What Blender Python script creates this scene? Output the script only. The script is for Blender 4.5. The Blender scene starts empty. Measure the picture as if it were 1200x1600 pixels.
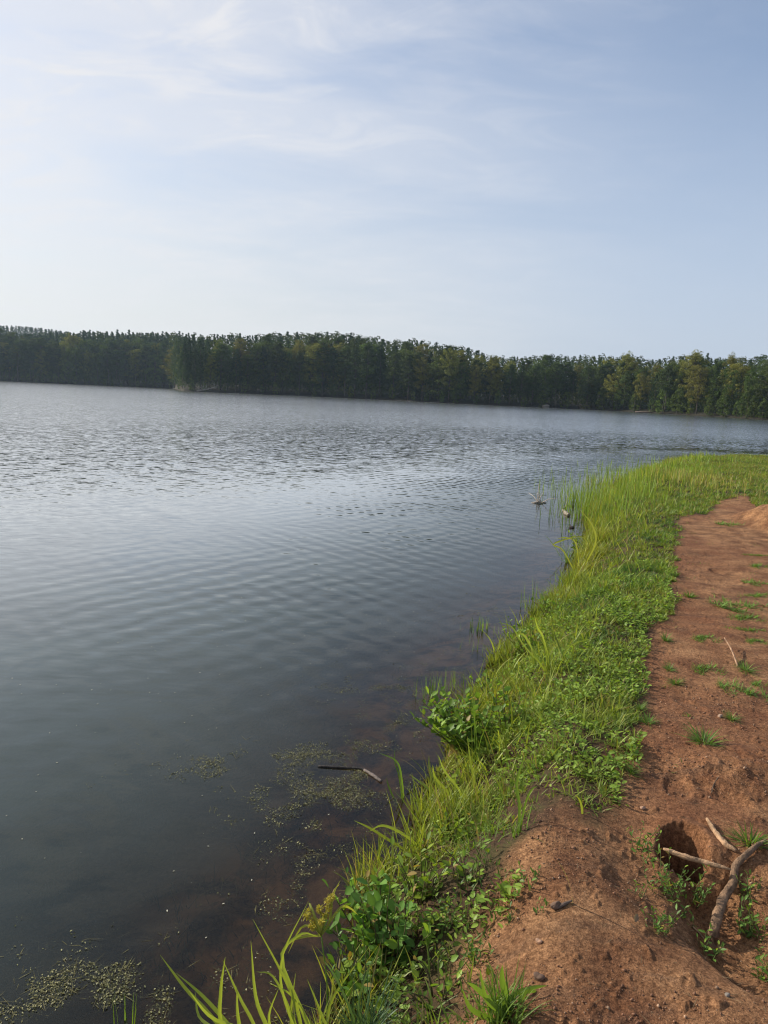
import bpy, math, random
import numpy as np
from mathutils import Vector, Matrix

# ------------------------------------------------------------------ camera
sc = bpy.context.scene
FPX = 1150.0                       # focal length in photo pixels (photo 1200 x 1600)
PITCH, ROLL = math.radians(9.1), math.radians(2.58)
CAM = np.array([0.0, 0.0, 1.95])
_r0 = np.array([1.0, 0, 0]); _f = np.array([0, math.cos(PITCH), -math.sin(PITCH)])
_u0 = np.array([0, math.sin(PITCH), math.cos(PITCH)])
_r = math.cos(ROLL) * _r0 + math.sin(ROLL) * _u0
_u = -math.sin(ROLL) * _r0 + math.cos(ROLL) * _u0
cd = bpy.data.cameras.new("camera"); cam = bpy.data.objects.new("camera", cd)
sc.collection.objects.link(cam); sc.camera = cam
cd.sensor_fit = 'VERTICAL'; cd.sensor_height = 36.0; cd.lens = 36.0 * FPX / 1600
cd.clip_start = 0.05; cd.clip_end = 6000
cam.matrix_world = Matrix(((_r[0], _u[0], -_f[0], CAM[0]), (_r[1], _u[1], -_f[1], CAM[1]),
                           (_r[2], _u[2], -_f[2], CAM[2]), (0, 0, 0, 1)))

# ------------------------------------------------------------------ sky, sun, exposure
SUN_EL, SUN_AZ = 27.0, -64.0       # azimuth from the view direction (+Y), negative = left
w = bpy.data.worlds.new("World"); sc.world = w; w.use_nodes = True
nt = w.node_tree; nt.nodes.clear()
def N(t, typ, **kw):
    n = t.nodes.new(typ)
    for k, v in kw.items():
        if k.startswith('_'): setattr(n, k[1:], v)
        else: n.inputs[k.replace('__', ' ')].default_value = v
    return n
def L(t, a, b): t.links.new(a, b)
sky = N(nt, 'ShaderNodeTexSky', _sky_type='NISHITA', _sun_disc=False,
        _sun_elevation=math.radians(SUN_EL), _sun_rotation=math.radians(SUN_AZ),
        _air_density=1.0, _dust_density=1.6, _ozone_density=1.6, _altitude=200)
tc = N(nt, 'ShaderNodeTexCoord'); sep = N(nt, 'ShaderNodeSeparateXYZ'); L(nt, tc.outputs['Generated'], sep.inputs[0])
def M(t, op, a, b=None, c=None, clamp=False):
    n = t.nodes.new('ShaderNodeMath'); n.operation = op; n.use_clamp = clamp
    for i, v in enumerate((a, b, c)):
        if v is None: continue
        if isinstance(v, (int, float)): n.inputs[i].default_value = v
        else: L(t, v, n.inputs[i])
    return n.outputs[0]
def RAMP(t, v, lo, hi, a=0.0, b=1.0, smooth=True):
    n = t.nodes.new('ShaderNodeMapRange'); n.interpolation_type = 'SMOOTHSTEP' if smooth else 'LINEAR'
    n.inputs[1].default_value = lo; n.inputs[2].default_value = hi
    n.inputs[3].default_value = a; n.inputs[4].default_value = b
    L(t, v, n.inputs[0]); return n.outputs[0]
def MIXC(t, f, a, b, mode='MIX'):
    n = t.nodes.new('ShaderNodeMix'); n.data_type = 'RGBA'; n.blend_type = mode
    for s, v in ((n.inputs[0], f), (n.inputs[6], a), (n.inputs[7], b)):
        if isinstance(v, (int, float)): s.default_value = v
        elif isinstance(v, (tuple, list)): s.default_value = (*v[:3], 1)
        else: L(t, v, s)
    return n.outputs[2]
zc = M(nt, 'ADD', sep.outputs[2], 0.22)
cx = M(nt, 'DIVIDE', sep.outputs[0], zc); cy = M(nt, 'DIVIDE', sep.outputs[1], zc)
comb = N(nt, 'ShaderNodeCombineXYZ'); L(nt, cx, comb.inputs[0]); L(nt, cy, comb.inputs[1])
mp = N(nt, 'ShaderNodeMapping'); L(nt, comb.outputs[0], mp.inputs[0])
mp.inputs['Rotation'].default_value = (0, 0, math.radians(25)); mp.inputs['Scale'].default_value = (0.75, 1.5, 1)
mp.inputs['Location'].default_value = (0.4, 1.1, 0)
n1 = N(nt, 'ShaderNodeTexNoise', Scale=1.1, Detail=8, Roughness=0.55, Distortion=0.5); L(nt, mp.outputs[0], n1.inputs[0])
n2 = N(nt, 'ShaderNodeTexNoise', Scale=5.0, Detail=8, Roughness=0.62, Distortion=0.9); L(nt, mp.outputs[0], n2.inputs[0])
c1 = RAMP(nt, n1.outputs[0], 0.28, 0.58); c2 = RAMP(nt, n2.outputs[0], 0.42, 0.66)
# thin cirrus: more of it towards the left, clear towards the upper right
leftness = RAMP(nt, sep.outputs[0], -0.34, 0.42, 1.0, 0.06)
high = RAMP(nt, sep.outputs[2], 0.02, 0.5, 0.55, 1.0)
cl = M(nt, 'MULTIPLY', M(nt, 'ADD', M(nt, 'MULTIPLY', c1, 0.72), M(nt, 'MULTIPLY', M(nt, 'MULTIPLY', c2, c1), 0.38)), M(nt, 'MULTIPLY', leftness, high), clamp=True)
skyc = MIXC(nt, 1.0, sky.outputs[0], (.96, .99, 1.04), 'MULTIPLY')
haze_f = RAMP(nt, sep.outputs[2], 0.0, 0.50, 0.85, 0.10)
skyh = MIXC(nt, haze_f, skyc, MIXC(nt, leftness, (3.65, 4.15, 5.1), (5.05, 5.0, 4.95)))
final = MIXC(nt, cl, skyh, (5.6, 5.6, 5.75))
bg = N(nt, 'ShaderNodeBackground', Strength=0.13); L(nt, final, bg.inputs[0])
wo = N(nt, 'ShaderNodeOutputWorld'); L(nt, bg.outputs[0], wo.inputs[0])

sl = bpy.data.lights.new("sun", 'SUN'); sl.energy = 5.0; sl.angle = math.radians(0.6); sl.color = (1.0, 0.90, 0.76)
so = bpy.data.objects.new("sun", sl); sc.collection.objects.link(so)
_az, _el = math.radians(SUN_AZ), math.radians(SUN_EL)
sun_dir = Vector((math.sin(_az) * math.cos(_el), math.cos(_az) * math.cos(_el), math.sin(_el)))
so.rotation_euler = sun_dir.to_track_quat('Z', 'Y').to_euler(); so.location = (-20, 10, 30)

sc.view_settings.view_transform = 'Standard'; sc.view_settings.look = 'None'
sc.view_settings.exposure = 0.22; sc.view_settings.gamma = 1.0
sc.view_settings.use_curve_mapping = False
sc.render.engine = 'CYCLES'
cy_ = sc.cycles
cy_.max_bounces = 6; cy_.diffuse_bounces = 3; cy_.glossy_bounces = 3; cy_.transmission_bounces = 4
cy_.transparent_max_bounces = 12; cy_.volume_bounces = 0; cy_.sample_clamp_indirect = 4; cy_.sample_clamp_direct = 12
cy_.use_denoising = True; sc.cycles.pixel_filter_type = 'BLACKMAN_HARRIS'; cy_.filter_width = 1.15; cy_.caustics_reflective = False; cy_.caustics_refractive = False

# ------------------------------------------------------------------ helpers
COL = sc.collection
RNG = np.random.default_rng(7)
def ray(px, py):
    d = (px - 600) / FPX * _r - (py - 800) / FPX * _u + _f
    return d / np.linalg.norm(d)
def at(px, py, z=0.0):
    d = ray(px, py); t = (z - CAM[2]) / d[2]; return CAM + d * t
def project(P):
    v = np.asarray(P) - CAM; X, Y, Z = v @ _r, v @ _u, v @ _f
    return 600 + FPX * X / Z, 800 - FPX * Y / Z
def smooth(a, b, x):
    t = np.clip((x - a) / (b - a), 0, 1); return t * t * (3 - 2 * t)
def vnoise(x, y, seed=0):
    xi = np.floor(x).astype(np.int64); yi = np.floor(y).astype(np.int64); xf = x - xi; yf = y - yi
    u = xf * xf * xf * (xf * (xf * 6 - 15) + 10); v = yf * yf * yf * (yf * (yf * 6 - 15) + 10)
    def h(a, b):
        n = (a * 374761393 + b * 668265263 + seed * 1442695041) & 0xFFFFFFFF
        n = ((n ^ (n >> 13)) * 1274126177) & 0xFFFFFFFF
        n = n ^ (n >> 16); return (n & 0xFFFFFF) / float(0xFFFFFF)
    a = h(xi, yi); b = h(xi + 1, yi); c = h(xi, yi + 1); d = h(xi + 1, yi + 1)
    return (a * (1 - u) + b * u) * (1 - v) + (c * (1 - u) + d * u) * v * 1.0
def fbm(x, y, octv=4, seed=0, gain=0.5):
    s = 0; a = 1; t = 0
    for i in range(octv):
        s = s + a * (vnoise(x, y, seed + i * 17) - 0.5); t += a; a *= gain; x = x * 2.03 + 11.3; y = y * 2.03 - 7.1
    return s / t * 2
def seg_dist(P, poly, closed=True):
    d = np.full(len(P), 1e18); n = len(poly)
    for i in range(n if closed else n - 1):
        a = poly[i]; b = poly[(i + 1) % n]; ab = b - a
        t = np.clip(((P - a) @ ab) / max(ab @ ab, 1e-12), 0, 1)
        q = P - a - t[:, None] * ab; d = np.minimum(d, (q * q).sum(1))
    return np.sqrt(d)
def inside(P, poly):
    c = np.zeros(len(P), bool); n = len(poly); x, y = P[:, 0], P[:, 1]
    for i in range(n):
        x1, y1 = poly[i]; x2, y2 = poly[(i + 1) % n]
        if y1 == y2: continue
        cr = ((y1 > y) != (y2 > y)) & (x < (x2 - x1) * (y - y1) / (y2 - y1) + x1); c ^= cr
    return c

def make_mesh(name, V, F, cols=None, smooth_=False, attrs=None):
    """V (n,3); F (m,k) or list of (m,k) arrays; cols (n,3)"""
    if not isinstance(F, list): F = [F]
    F = [np.asarray(f, dtype=np.int32) for f in F if len(f)]
    me = bpy.data.meshes.new(name)
    V = np.asarray(V, dtype=np.float32)
    me.vertices.add(len(V)); me.vertices.foreach_set('co', V.ravel())
    li = np.concatenate([f.ravel() for f in F]); tot = np.concatenate([np.full(len(f), f.shape[1], np.int32) for f in F])
    st = np.concatenate([[0], np.cumsum(tot)[:-1]]).astype(np.int32)
    me.loops.add(len(li)); me.loops.foreach_set('vertex_index', li)
    me.polygons.add(len(tot)); me.polygons.foreach_set('loop_start', st)
    try: me.polygons.foreach_set('loop_total', tot)
    except Exception: pass
    if smooth_: me.polygons.foreach_set('use_smooth', np.ones(len(tot), bool))
    if cols is not None:
        a = me.attributes.new('col', 'FLOAT_COLOR', 'POINT')
        c = np.ones((len(V), 4), np.float32); c[:, :3] = cols; a.data.foreach_set('color', c.ravel())
    for k, v in (attrs or {}).items():
        a = me.attributes.new(k, 'FLOAT', 'POINT'); a.data.foreach_set('value', np.asarray(v, np.float32))
    me.update(calc_edges=True)
    return me
def obj(name, me, mat=None, parent=None, label=None, cat=None, group=None, kind=None, loc=None):
    o = bpy.data.objects.new(name, me); COL.objects.link(o)
    if mat is not None and me is not None and not me.materials: me.materials.append(mat)
    if parent is not None: o.parent = parent
    if loc is not None: o.location = loc
    tag(o, label, cat, group, kind); return o
def tag(o, label=None, cat=None, group=None, kind=None):
    if label: o['label'] = label
    if cat: o['category'] = cat
    if group: o['group'] = group
    if kind: o['kind'] = kind
def copy_thing(src, loc, rotz=0, scale=1.0, label=None, group=None):
    c = src.copy(); COL.objects.link(c); c.location = loc; c.rotation_euler = (0, 0, rotz)
    c.scale = scale if hasattr(scale, '__len__') else (scale,) * 3
    if label: c['label'] = label
    if group: c['group'] = group
    for ch in list(src.children):
        d = ch.copy(); COL.objects.link(d); d.parent = c
    return c

class Acc:
    """collects vertices, faces and colours for one mesh"""
    def __init__(s): s.V = []; s.F = {}; s.C = []; s.n = 0
    def add(s, V, F, C):
        V = np.asarray(V, float).reshape(-1, 3); F = np.asarray(F)
        C = np.broadcast_to(np.asarray(C, float), V.shape)
        s.V.append(V); s.C.append(C); s.F.setdefault(F.shape[1], []).append(F + s.n); s.n += len(V)
    def mesh(s, name, smooth_=False):
        return make_mesh(name, np.concatenate(s.V), [np.concatenate(f) for f in s.F.values()], np.concatenate(s.C), smooth_)

def blades(acc, base, phi, Ln, Wd, a0, bend, col, nseg=3, tipcol=None, twist=None):
    n = len(base); base = np.asarray(base, float)
    phi, Ln, Wd, a0, bend = [np.broadcast_to(np.asarray(v, float), (n,)) for v in (phi, Ln, Wd, a0, bend)]
    if twist is None: twist = RNG.normal(0, 0.35, n)
    side = np.stack([-np.sin(phi + twist), np.cos(phi + twist), np.zeros(n)], 1)
    p = base.copy(); rows = []; K = nseg + 1
    col = np.broadcast_to(np.asarray(col, float), (n, 3)); C = []
    tip = col if tipcol is None else np.broadcast_to(tipcol, (n, 3))
    for k in range(K):
        t = k / nseg
        wv = Wd * 0.5 * (1.0 if t < 0.01 else max(0.06, (1 - t ** 2.2)))
        if k == 0: wv = wv * 0.7
        rows.append(p - side * wv[:, None]); rows.append(p + side * wv[:, None])
        cc = col * (1 - t * t) + tip * (t * t); C += [cc, cc]
        a = a0 + bend * (t + 0.5 / nseg)
        d = np.stack([np.cos(phi) * np.sin(a), np.sin(phi) * np.sin(a), np.cos(a)], 1)
        p = p + d * (Ln / nseg)[:, None]
    V = np.stack(rows, 1).reshape(-1, 3); C = np.stack(C, 1).reshape(-1, 3)
    f = []
    for k in range(nseg): f.append([2 * k, 2 * k + 1, 2 * k + 3, 2 * k + 2])
    F = (np.arange(n)[:, None, None] * (2 * K) + np.array(f)[None]).reshape(-1, 4)
    acc.add(V, F, C)

_lt = [(0, 0, 0)]
for t_, w_ in ((0.18, .30), (0.42, .5), (0.7, .40), (0.88, .2)):
    _lt += [(t_, -w_, .10 * w_ - .14 * t_ * t_), (t_, 0, -.05 - .14 * t_ * t_ + .02), (t_, w_, .10 * w_ - .14 * t_ * t_)]
_lt += [(1.0, 0, -.16)]
LEAF_V = np.array(_lt); LEAF_F = []
LEAF_F += [(0, 2, 1), (0, 3, 2)]
for k in range(3):
    b = 1 + 3 * k
    LEAF_F += [(b, b + 1, b + 4), (b, b + 4, b + 3), (b + 1, b + 2, b + 5), (b + 1, b + 5, b + 4)]
LEAF_F += [(10, 11, 13), (11, 12, 13)]
LEAF_F = np.array(LEAF_F)
def leaves(acc, pos, phi, pitch, roll, Ln, ratio, col):
    """broad leaves; pitch = angle of the leaf axis above horizontal"""
    n = len(pos)
    phi, pitch, roll, Ln, ratio = [np.broadcast_to(np.asarray(v, float), (n,)) for v in (phi, pitch, roll, Ln, ratio)]
    ax = np.stack([np.cos(phi) * np.cos(pitch), np.sin(phi) * np.cos(pitch), np.sin(pitch)], 1)
    sd = np.stack([-np.sin(phi), np.cos(phi), np.zeros(n)], 1); up = np.cross(ax, sd)
    s2 = sd * np.cos(roll)[:, None] + up * np.sin(roll)[:, None]; u2 = np.cross(ax, s2)
    T = LEAF_V
    V = (np.asarray(pos)[:, None] + T[None, :, 0, None] * (ax * Ln[:, None])[:, None] + T[None, :, 1, None] * (s2 * (Ln * ratio)[:, None])[:, None]
         + T[None, :, 2, None] * (u2 * Ln[:, None])[:, None])
    F = (np.arange(n)[:, None, None] * len(T) + LEAF_F[None]).reshape(-1, 3)
    col = np.broadcast_to(np.asarray(col, float), (n, 3))
    shade = np.ones(len(T)); shade[[2, 5, 8, 11]] = 1.25
    C = (col[:, None] * shade[None, :, None]).reshape(-1, 3)
    acc.add(V.reshape(-1, 3), F, C)
def tube(acc, pts, rad, col, n=8, bark=0.0, seed=0):
    pts = np.asarray(pts, float); m = len(pts); rad = np.broadcast_to(np.asarray(rad, float), (m,))
    rows = []; rg = np.random.default_rng(seed)
    for i in range(m):
        t = pts[min(i + 1, m - 1)] - pts[max(i - 1, 0)]; t = t / (np.linalg.norm(t) + 1e-9)
        ref = np.array([0, 0, 1.0]) if abs(t[2]) < 0.9 else np.array([1.0, 0, 0])
        a = np.cross(t, ref); a /= np.linalg.norm(a); b = np.cross(t, a)
        th = np.arange(n) * 2 * math.pi / n
        rr = rad[i] * (1 + bark * rg.uniform(-1, 1, n)); 
        rows.append(pts[i] + (np.cos(th) * rr)[:, None] * a + (np.sin(th) * rr)[:, None] * b)
    V = np.concatenate(rows + [pts[:1], pts[-1:]]); F = []
    for i in range(m - 1):
        for k in range(n):
            F.append((i * n + k, i * n + (k + 1) % n, (i + 1) * n + (k + 1) % n, (i + 1) * n + k))
    T = []
    for k in range(n):
        T.append((m * n, (k + 1) % n, k)); T.append((m * n + 1, (m - 1) * n + k, (m - 1) * n + (k + 1) % n))
    s0 = acc.n; acc.add(V, np.array(F), col)
    acc.F.setdefault(3, []).append(np.array(T) + s0)
def resample(pts, n):
    pts = np.asarray(pts, float); m = len(pts)
    # Catmull-Rom through the points
    P = np.vstack([2 * pts[0] - pts[1], pts, 2 * pts[-1] - pts[-2]]); out = []
    for s in np.linspace(0, m - 1 - 1e-6, n):
        i = int(s); t = s - i; a, b, c, d = P[i], P[i + 1], P[i + 2], P[i + 3]
        out.append(0.5 * (2 * b + (c - a) * t + (2 * a - 5 * b + 4 * c - d) * t * t + (3 * b - a - 3 * c + d) * t ** 3))
    return np.array(out)
def ribbon(acc, pts, width, col, n=10, side=None, tip=0.05):
    P = resample(pts, n); m = len(P); rows = []
    for i in range(m):
        t = P[min(i + 1, m - 1)] - P[max(i - 1, 0)]; t /= np.linalg.norm(t)
        v = P[i] - CAM; sd = np.cross(t, np.array([0.25, -0.9, 0.35]) if side is None else side)
        sd /= (np.linalg.norm(sd) + 1e-9)
        f = i / (m - 1); wv = width / 2 * (0.75 + 0.5 * f if f < 0.4 else 0.95 * (1 - ((f - .4) / .6) ** 2) + tip)
        nm = np.cross(t, sd)
        rows += [P[i] - sd * wv + nm * wv * .35, P[i], P[i] + sd * wv + nm * wv * .35]
    F = []
    for i in range(m - 1):
        for k in (0, 1): F.append((3 * i + k, 3 * i + k + 1, 3 * i + k + 4, 3 * i + k + 3))
    acc.add(np.array(rows), np.array(F), col)

# ------------------------------------------------------------------ materials
def new_mat(name):
    m = bpy.data.materials.new(name); m.use_nodes = True; m.node_tree.nodes.clear(); return m, m.node_tree
def leaf_mat(name, trans=0.35, gloss=0.25, rough=0.5, rnd=0.0, bright=1.0, tint=(1.25, 1.2, 0.45)):
    m, t = new_mat(name)
    a = N(t, 'ShaderNodeAttribute', _attribute_name='col')
    g = N(t, 'ShaderNodeNewGeometry')
    ns = N(t, 'ShaderNodeTexNoise', Scale=3.0, Detail=2); L(t, g.outputs['Position'], ns.inputs['Vector'])
    c = MIXC(t, RAMP(t, ns.outputs[0], 0.3, 0.7, 0, 0.35), a.outputs['Color'], MIXC(t, 1.0, a.outputs['Color'], (0.75, 0.8, 0.7), 'MULTIPLY'))
    if rnd > 0:
        oi = N(t, 'ShaderNodeObjectInfo')
        hs = N(t, 'ShaderNodeHueSaturation'); L(t, c, hs.inputs['Color'])
        L(t, RAMP(t, oi.outputs['Random'], 0, 1, 1 - rnd, 1 + rnd, False), hs.inputs['Value'])
        L(t, RAMP(t, M(t, 'FRACT', M(t, 'MULTIPLY', oi.outputs['Random'], 7.31)), 0, 1, .5 - .02, .5 + .012, False), hs.inputs['Hue'])
        c = hs.outputs[0]
    d = N(t, 'ShaderNodeBsdfDiffuse'); L(t, c, d.inputs[0])
    tr = N(t, 'ShaderNodeBsdfTranslucent'); L(t, MIXC(t, 1.0, c, tint, 'MULTIPLY'), tr.inputs[0])
    mx = N(t, 'ShaderNodeMixShader', Fac=trans); L(t, d.outputs[0], mx.inputs[1]); L(t, tr.outputs[0], mx.inputs[2])
    gl = N(t, 'ShaderNodeBsdfGlossy', Roughness=rough); gl.inputs[0].default_value = (.9, .95, 1, 1)
    fr = N(t, 'ShaderNodeLayerWeight', Blend=.25)
    m2 = N(t, 'ShaderNodeMixShader'); L(t, M(t, 'ADD', M(t, 'MULTIPLY', fr.outputs[1], gloss * .25), gloss * .05), m2.inputs[0]); L(t, mx.outputs[0], m2.inputs[1]); L(t, gl.outputs[0], m2.inputs[2])
    o = N(t, 'ShaderNodeOutputMaterial'); L(t, m2.outputs[0], o.inputs[0]); return m
def rough_mat(name, scale=30, bump=0.3, rough=0.9, dist=0.004, var=0.35):
    m, t = new_mat(name)
    a = N(t, 'ShaderNodeAttribute', _attribute_name='col'); tcn = N(t, 'ShaderNodeTexCoord')
    ns = N(t, 'ShaderNodeTexNoise', Scale=scale, Detail=6, Roughness=.65); L(t, tcn.outputs['Object'], ns.inputs['Vector'])
    c = MIXC(t, RAMP(t, ns.outputs[0], .3, .7), MIXC(t, 1.0, a.outputs['Color'], (1 - var,) * 3, 'MULTIPLY'), MIXC(t, 1.0, a.outputs['Color'], (1 + var,) * 3, 'MULTIPLY'))
    p = N(t, 'ShaderNodeBsdfPrincipled', Roughness=rough); L(t, c, p.inputs['Base Color'])
    b = N(t, 'ShaderNodeBump', Strength=bump, Distance=dist); L(t, ns.outputs[0], b.inputs['Height']); L(t, b.outputs[0], p.inputs['Normal'])
    o = N(t, 'ShaderNodeOutputMaterial'); L(t, p.outputs[0], o.inputs[0]); return m
MAT_GRASS = leaf_mat('grass_blade', .45, .22, .5)
MAT_LEAF = leaf_mat('broad_leaf', .45, .16, .45)
MAT_TREE = leaf_mat('tree_leaf', .30, .12, .6, rnd=.22, tint=(1.15, 1.15, .5))
MAT_WOODS = leaf_mat('woods_leaf', .28, .10, .6, tint=(1.15, 1.15, .5))
MAT_BARK = rough_mat('bark', 4, .4, .9, .05)
MAT_STICK = rough_mat('weathered_wood', 45, 1.0, .85, .012, .5)
MAT_STONE = rough_mat('stone', 40, .4, .85, .003)
MAT_ALGAE = leaf_mat('pond_weed', .15, .2, .5)

# ------------------------------------------------------------------ terrain shape
SHORE_PX = [(540, 1600), (590, 1500), (590, 1420), (640, 1330), (690, 1250), (715, 1180), (755, 1100), (825, 1000), (890, 920),
            (925, 860), (930, 815), (945, 780), (985, 752), (1030, 733), (1085, 720)]
sh = [at(x, y, 0.0)[:2] for x, y in SHORE_PX]
b0, b1 = sh[0], sh[3]; dirn = (b0 - b1) / np.linalg.norm(b0 - b1)
PEN = [b0 + dirn * 1.5 + np.array([-.1, 0]), ] + sh
tipx, tipy = sh[-1]
PEN = [np.array([-4.0, -12.0]), np.array([-2.0, -4.0])] + PEN + [np.array(p) for p in
      ((tipx + 2, tipy + 1.6), (tipx + 6, tipy + 1.8), (tipx + 14, tipy + 0.5), (tipx + 30, tipy - 3), (60, 0), (60, -40), (-10, -40))]
PEN = np.array(PEN)
Z0 = 0.36
def g(px, py, z=Z0): return at(px, py, z)[:2]
GRASS_PX = [(1500, 800), (1290, 815), (1185, 795), (1165, 772), (1120, 782), (1110, 803), (1060, 808), (1062, 850), (1052, 900), (1050, 950),
            (1015, 1000), (1005, 1050), (1002, 1100), (985, 1150), (962, 1200), (968, 1262), (935, 1288), (905, 1262), (880, 1248), (842, 1262),
            (810, 1320), (792, 1375), (745, 1420), (770, 1490), (758, 1530), (700, 1545), (655, 1600), (600, 1750)]
GRASS = np.array([g(x, y) for x, y in GRASS_PX] + [PEN[2] + [-.3, 0]] + [p + np.array([-.12, .02]) for p in sh[:10]] + [p + np.array([-.25, .1]) for p in sh[10:]]
                 + [np.array((tipx + 2, tipy + 2.2)), np.array((tipx + 14, tipy + 2)), np.array((tipx + 30, tipy - 2))])
HOLE = g(1068, 1318); DEP = g(1085, 1400); MOUND = g(1165, 1205); LUMP = g(860, 1320); RMOUND = g(1225, 822); DEP2 = g(1185, 1440)
FAR_PX = [-1500, -600, -100, 0, 150, 268, 286, 400, 500, 600, 700, 850, 893, 905, 940, 1000, 1100, 1200, 1500, 2400]
FAR_D = [520, 440, 400, 385, 372, 365, 252, 262, 262, 248, 236, 232, 240, 252, 236, 224, 206, 190, 160, 130]
def px_az(x):
    y = 589 + .045 * x; d = ray(x, y); return math.atan2(d[0], d[1])
FAR_AZ = np.array([px_az(x) for x in FAR_PX])
FAR_AZ[0] = -1.4; FAR_AZ[-1] = 1.3
def far_d(az, r=None):
    return np.interp(az, FAR_AZ, FAR_D) + 2.2 * (vnoise(az * 70, az * 0 + 3, 5) - .5)
RIDGE_AZ = px_az(60)
def height(x, y, detail=True):
    x = np.asarray(x, float); y = np.asarray(y, float); shp = x.shape; x = x.ravel(); y = y.ravel()
    r = np.hypot(x, y); az = np.arctan2(x, y); h = np.full(len(x), -3.0); near = r < 75
    s_all = np.full(len(x), -50.0)
    if near.any():
        X, Y = x[near], y[near]; P = np.stack([X, Y], 1)
        s = seg_dist(P, PEN) * np.where(inside(P, PEN), 1, -1)
        s = s + .10 * fbm(X * 1.6, Y * 1.6, 3, 3) + np.clip(r[near] / 20, 0, 1) * .25 * fbm(X * .5, Y * .5, 2, 9)
        s_all[near] = s
        land = .04 * smooth(-.05, .05, s) + (.32 - .14 * smooth(15, 24, Y)) * smooth(0.0, .62, s) + .035 * fbm(X * .7, Y * .7, 3, 21) * smooth(.2, 1, s)
        bed = -np.clip(.10 * -s + .055 * s * s, 0, 3.0) + .03 * fbm(X * 2, Y * 2, 3, 4) * smooth(0, -.6, s)
        hh = np.where(s > 0, land, bed)
        if detail:
            k = smooth(.05, .5, s)
            hh = hh + k * (.016 * fbm(X * 3, Y * 3, 4, 31) + .0045 * fbm(X * 19, Y * 19, 4, 41, .65) * (.5 + 1.6 * smooth(-.1, .35, fbm(X * 1.9, Y * 1.9, 2, 47))))
            crumb = vnoise(X * 55, Y * 55, 51) * vnoise(X * 23, Y * 23, 52); hh = hh + k * .009 * smooth(.45, .8, crumb)
            hh = hh + .012 * smooth(.0, -.2, s) * smooth(-3, -1.5, s) * fbm(X * 9, Y * 9, 3, 44)
            def ell(c, rx, ry, rot=0):
                dx, dy = X - c[0], Y - c[1]; ca, sa = math.cos(rot), math.sin(rot)
                return np.hypot((dx * ca + dy * sa) / rx, (-dx * sa + dy * ca) / ry) + .10 * fbm(X * 9, Y * 9, 2, 61)
            hh -= .060 * smooth(1.25, .4, ell(DEP, .27, .42, .2))
            hh -= .085 * smooth(1.2, .5, ell(DEP2, .22, .34, 0))
            hh += .05 * smooth(1.4, .2, ell(MOUND, .30, .22)) * (1 + .5 * fbm(X * 12, Y * 12, 3, 63))
            hh += .008 * smooth(1.3, .3, ell(LUMP, .17, .28)) * (1 + .6 * fbm(X * 14, Y * 14, 3, 64))
            hh += .25 * smooth(1.2, .2, ell(RMOUND, .55, 1.0))
            e = ell(HOLE, .088, .112, -.25) + .16 * fbm(X * 22, Y * 22, 3, 66)
            hh += .02 * smooth(1.9, 1.1, e) * smooth(.85, 1.1, e) - 1.3 * smooth(1.03, .70, e)
            for (fx, fy, fr) in ((1060, 1225, -.3), (1130, 1240, .6), (1080, 1100, .2), (1120, 890, 0)):
                c = g(fx, fy); ef = ell(c, .055, .13, fr); hh += .005 * smooth(1.6, 1.15, ef) * smooth(.8, 1.1, ef) - .008 * smooth(1.15, .6, ef)
        h[near] = hh
    D = far_d(az); e = r - D; far = e > -60
    if far.any():
        E = e[far]; A = az[far]; R = r[far]; X, Y = x[far], y[far]
        hf = .7 * smooth(0, 2.5, E) + np.clip(.055 * (E - 2), 0, 9) + 1.5 * fbm(X * .02, Y * .02, 3, 71) * smooth(5, 60, E)
        hf = hf + 24 * smooth(450, 720, R) * smooth(px_az(330), px_az(-60), A) + np.clip((R - 450) * .01, 0, 6)
        hb = np.maximum(.05 * E, -3)
        h[far] = np.maximum(h[far], np.where(E > 0, hf, hb))
    return h.reshape(shp), s_all.reshape(shp)
def hz(x, y): return float(height(np.array([x]), np.array([y]))[0][0])
def hit(px, py, water=False):
    d = ray(px, py); t = np.geomspace(1.2, 60, 500); P = CAM + t[:, None] * d
    hh, _ = height(P[:, 0], P[:, 1])
    if water: hh = np.maximum(hh, 0.0)
    i = np.argmax(P[:, 2] < hh)
    if i == 0: return at(px, py, 0.0 if water else Z0)
    a, b = t[i - 1], t[i]
    for _ in range(5):
        m = (a + b) / 2; q = CAM + m * d; z = hz(q[0], q[1]); z = max(z, 0) if water else z
        if q[2] < z: b = m
        else: a = m
    q = CAM + (a + b) / 2 * d; return q
def pz(px, py, depth):
    """point seen at (px, py) at a distance along the view axis"""
    return CAM + depth * ((px - 600) / FPX * _r - (py - 800) / FPX * _u + _f)
def depth_of(P): return float((np.asarray(P) - CAM) @ _f)

# ------------------------------------------------------------------ ground sheet (polar grid, finest near the bank)
fine = np.radians(np.arange(-32, 36, .085)); rest = np.radians(np.concatenate([np.arange(36, 328, 2.0)]))
angs = np.concatenate([fine, rest]); NA = len(angs)
rads = np.concatenate([[.05, .3, .6, .9], np.geomspace(1.1, 7, 380), np.geomspace(7.05, 40, 300), np.geomspace(41, 160, 24), np.geomspace(165, 480, 130), np.geomspace(490, 1250, 24)])
NR = len(rads)
A, R = np.meshgrid(angs, rads, indexing='ij')
GX, GY = R * np.sin(A), R * np.cos(A)
GZ, GS = height(GX, GY)
V = np.stack([GX, GY, GZ], -1).reshape(-1, 3)
ii, jj = np.meshgrid(np.arange(NA), np.arange(NR - 1), indexing='ij'); i2 = (ii + 1) % NA
F = np.stack([ii * NR + jj, i2 * NR + jj, i2 * NR + jj + 1, ii * NR + jj + 1], -1).reshape(-1, 4)
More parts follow.
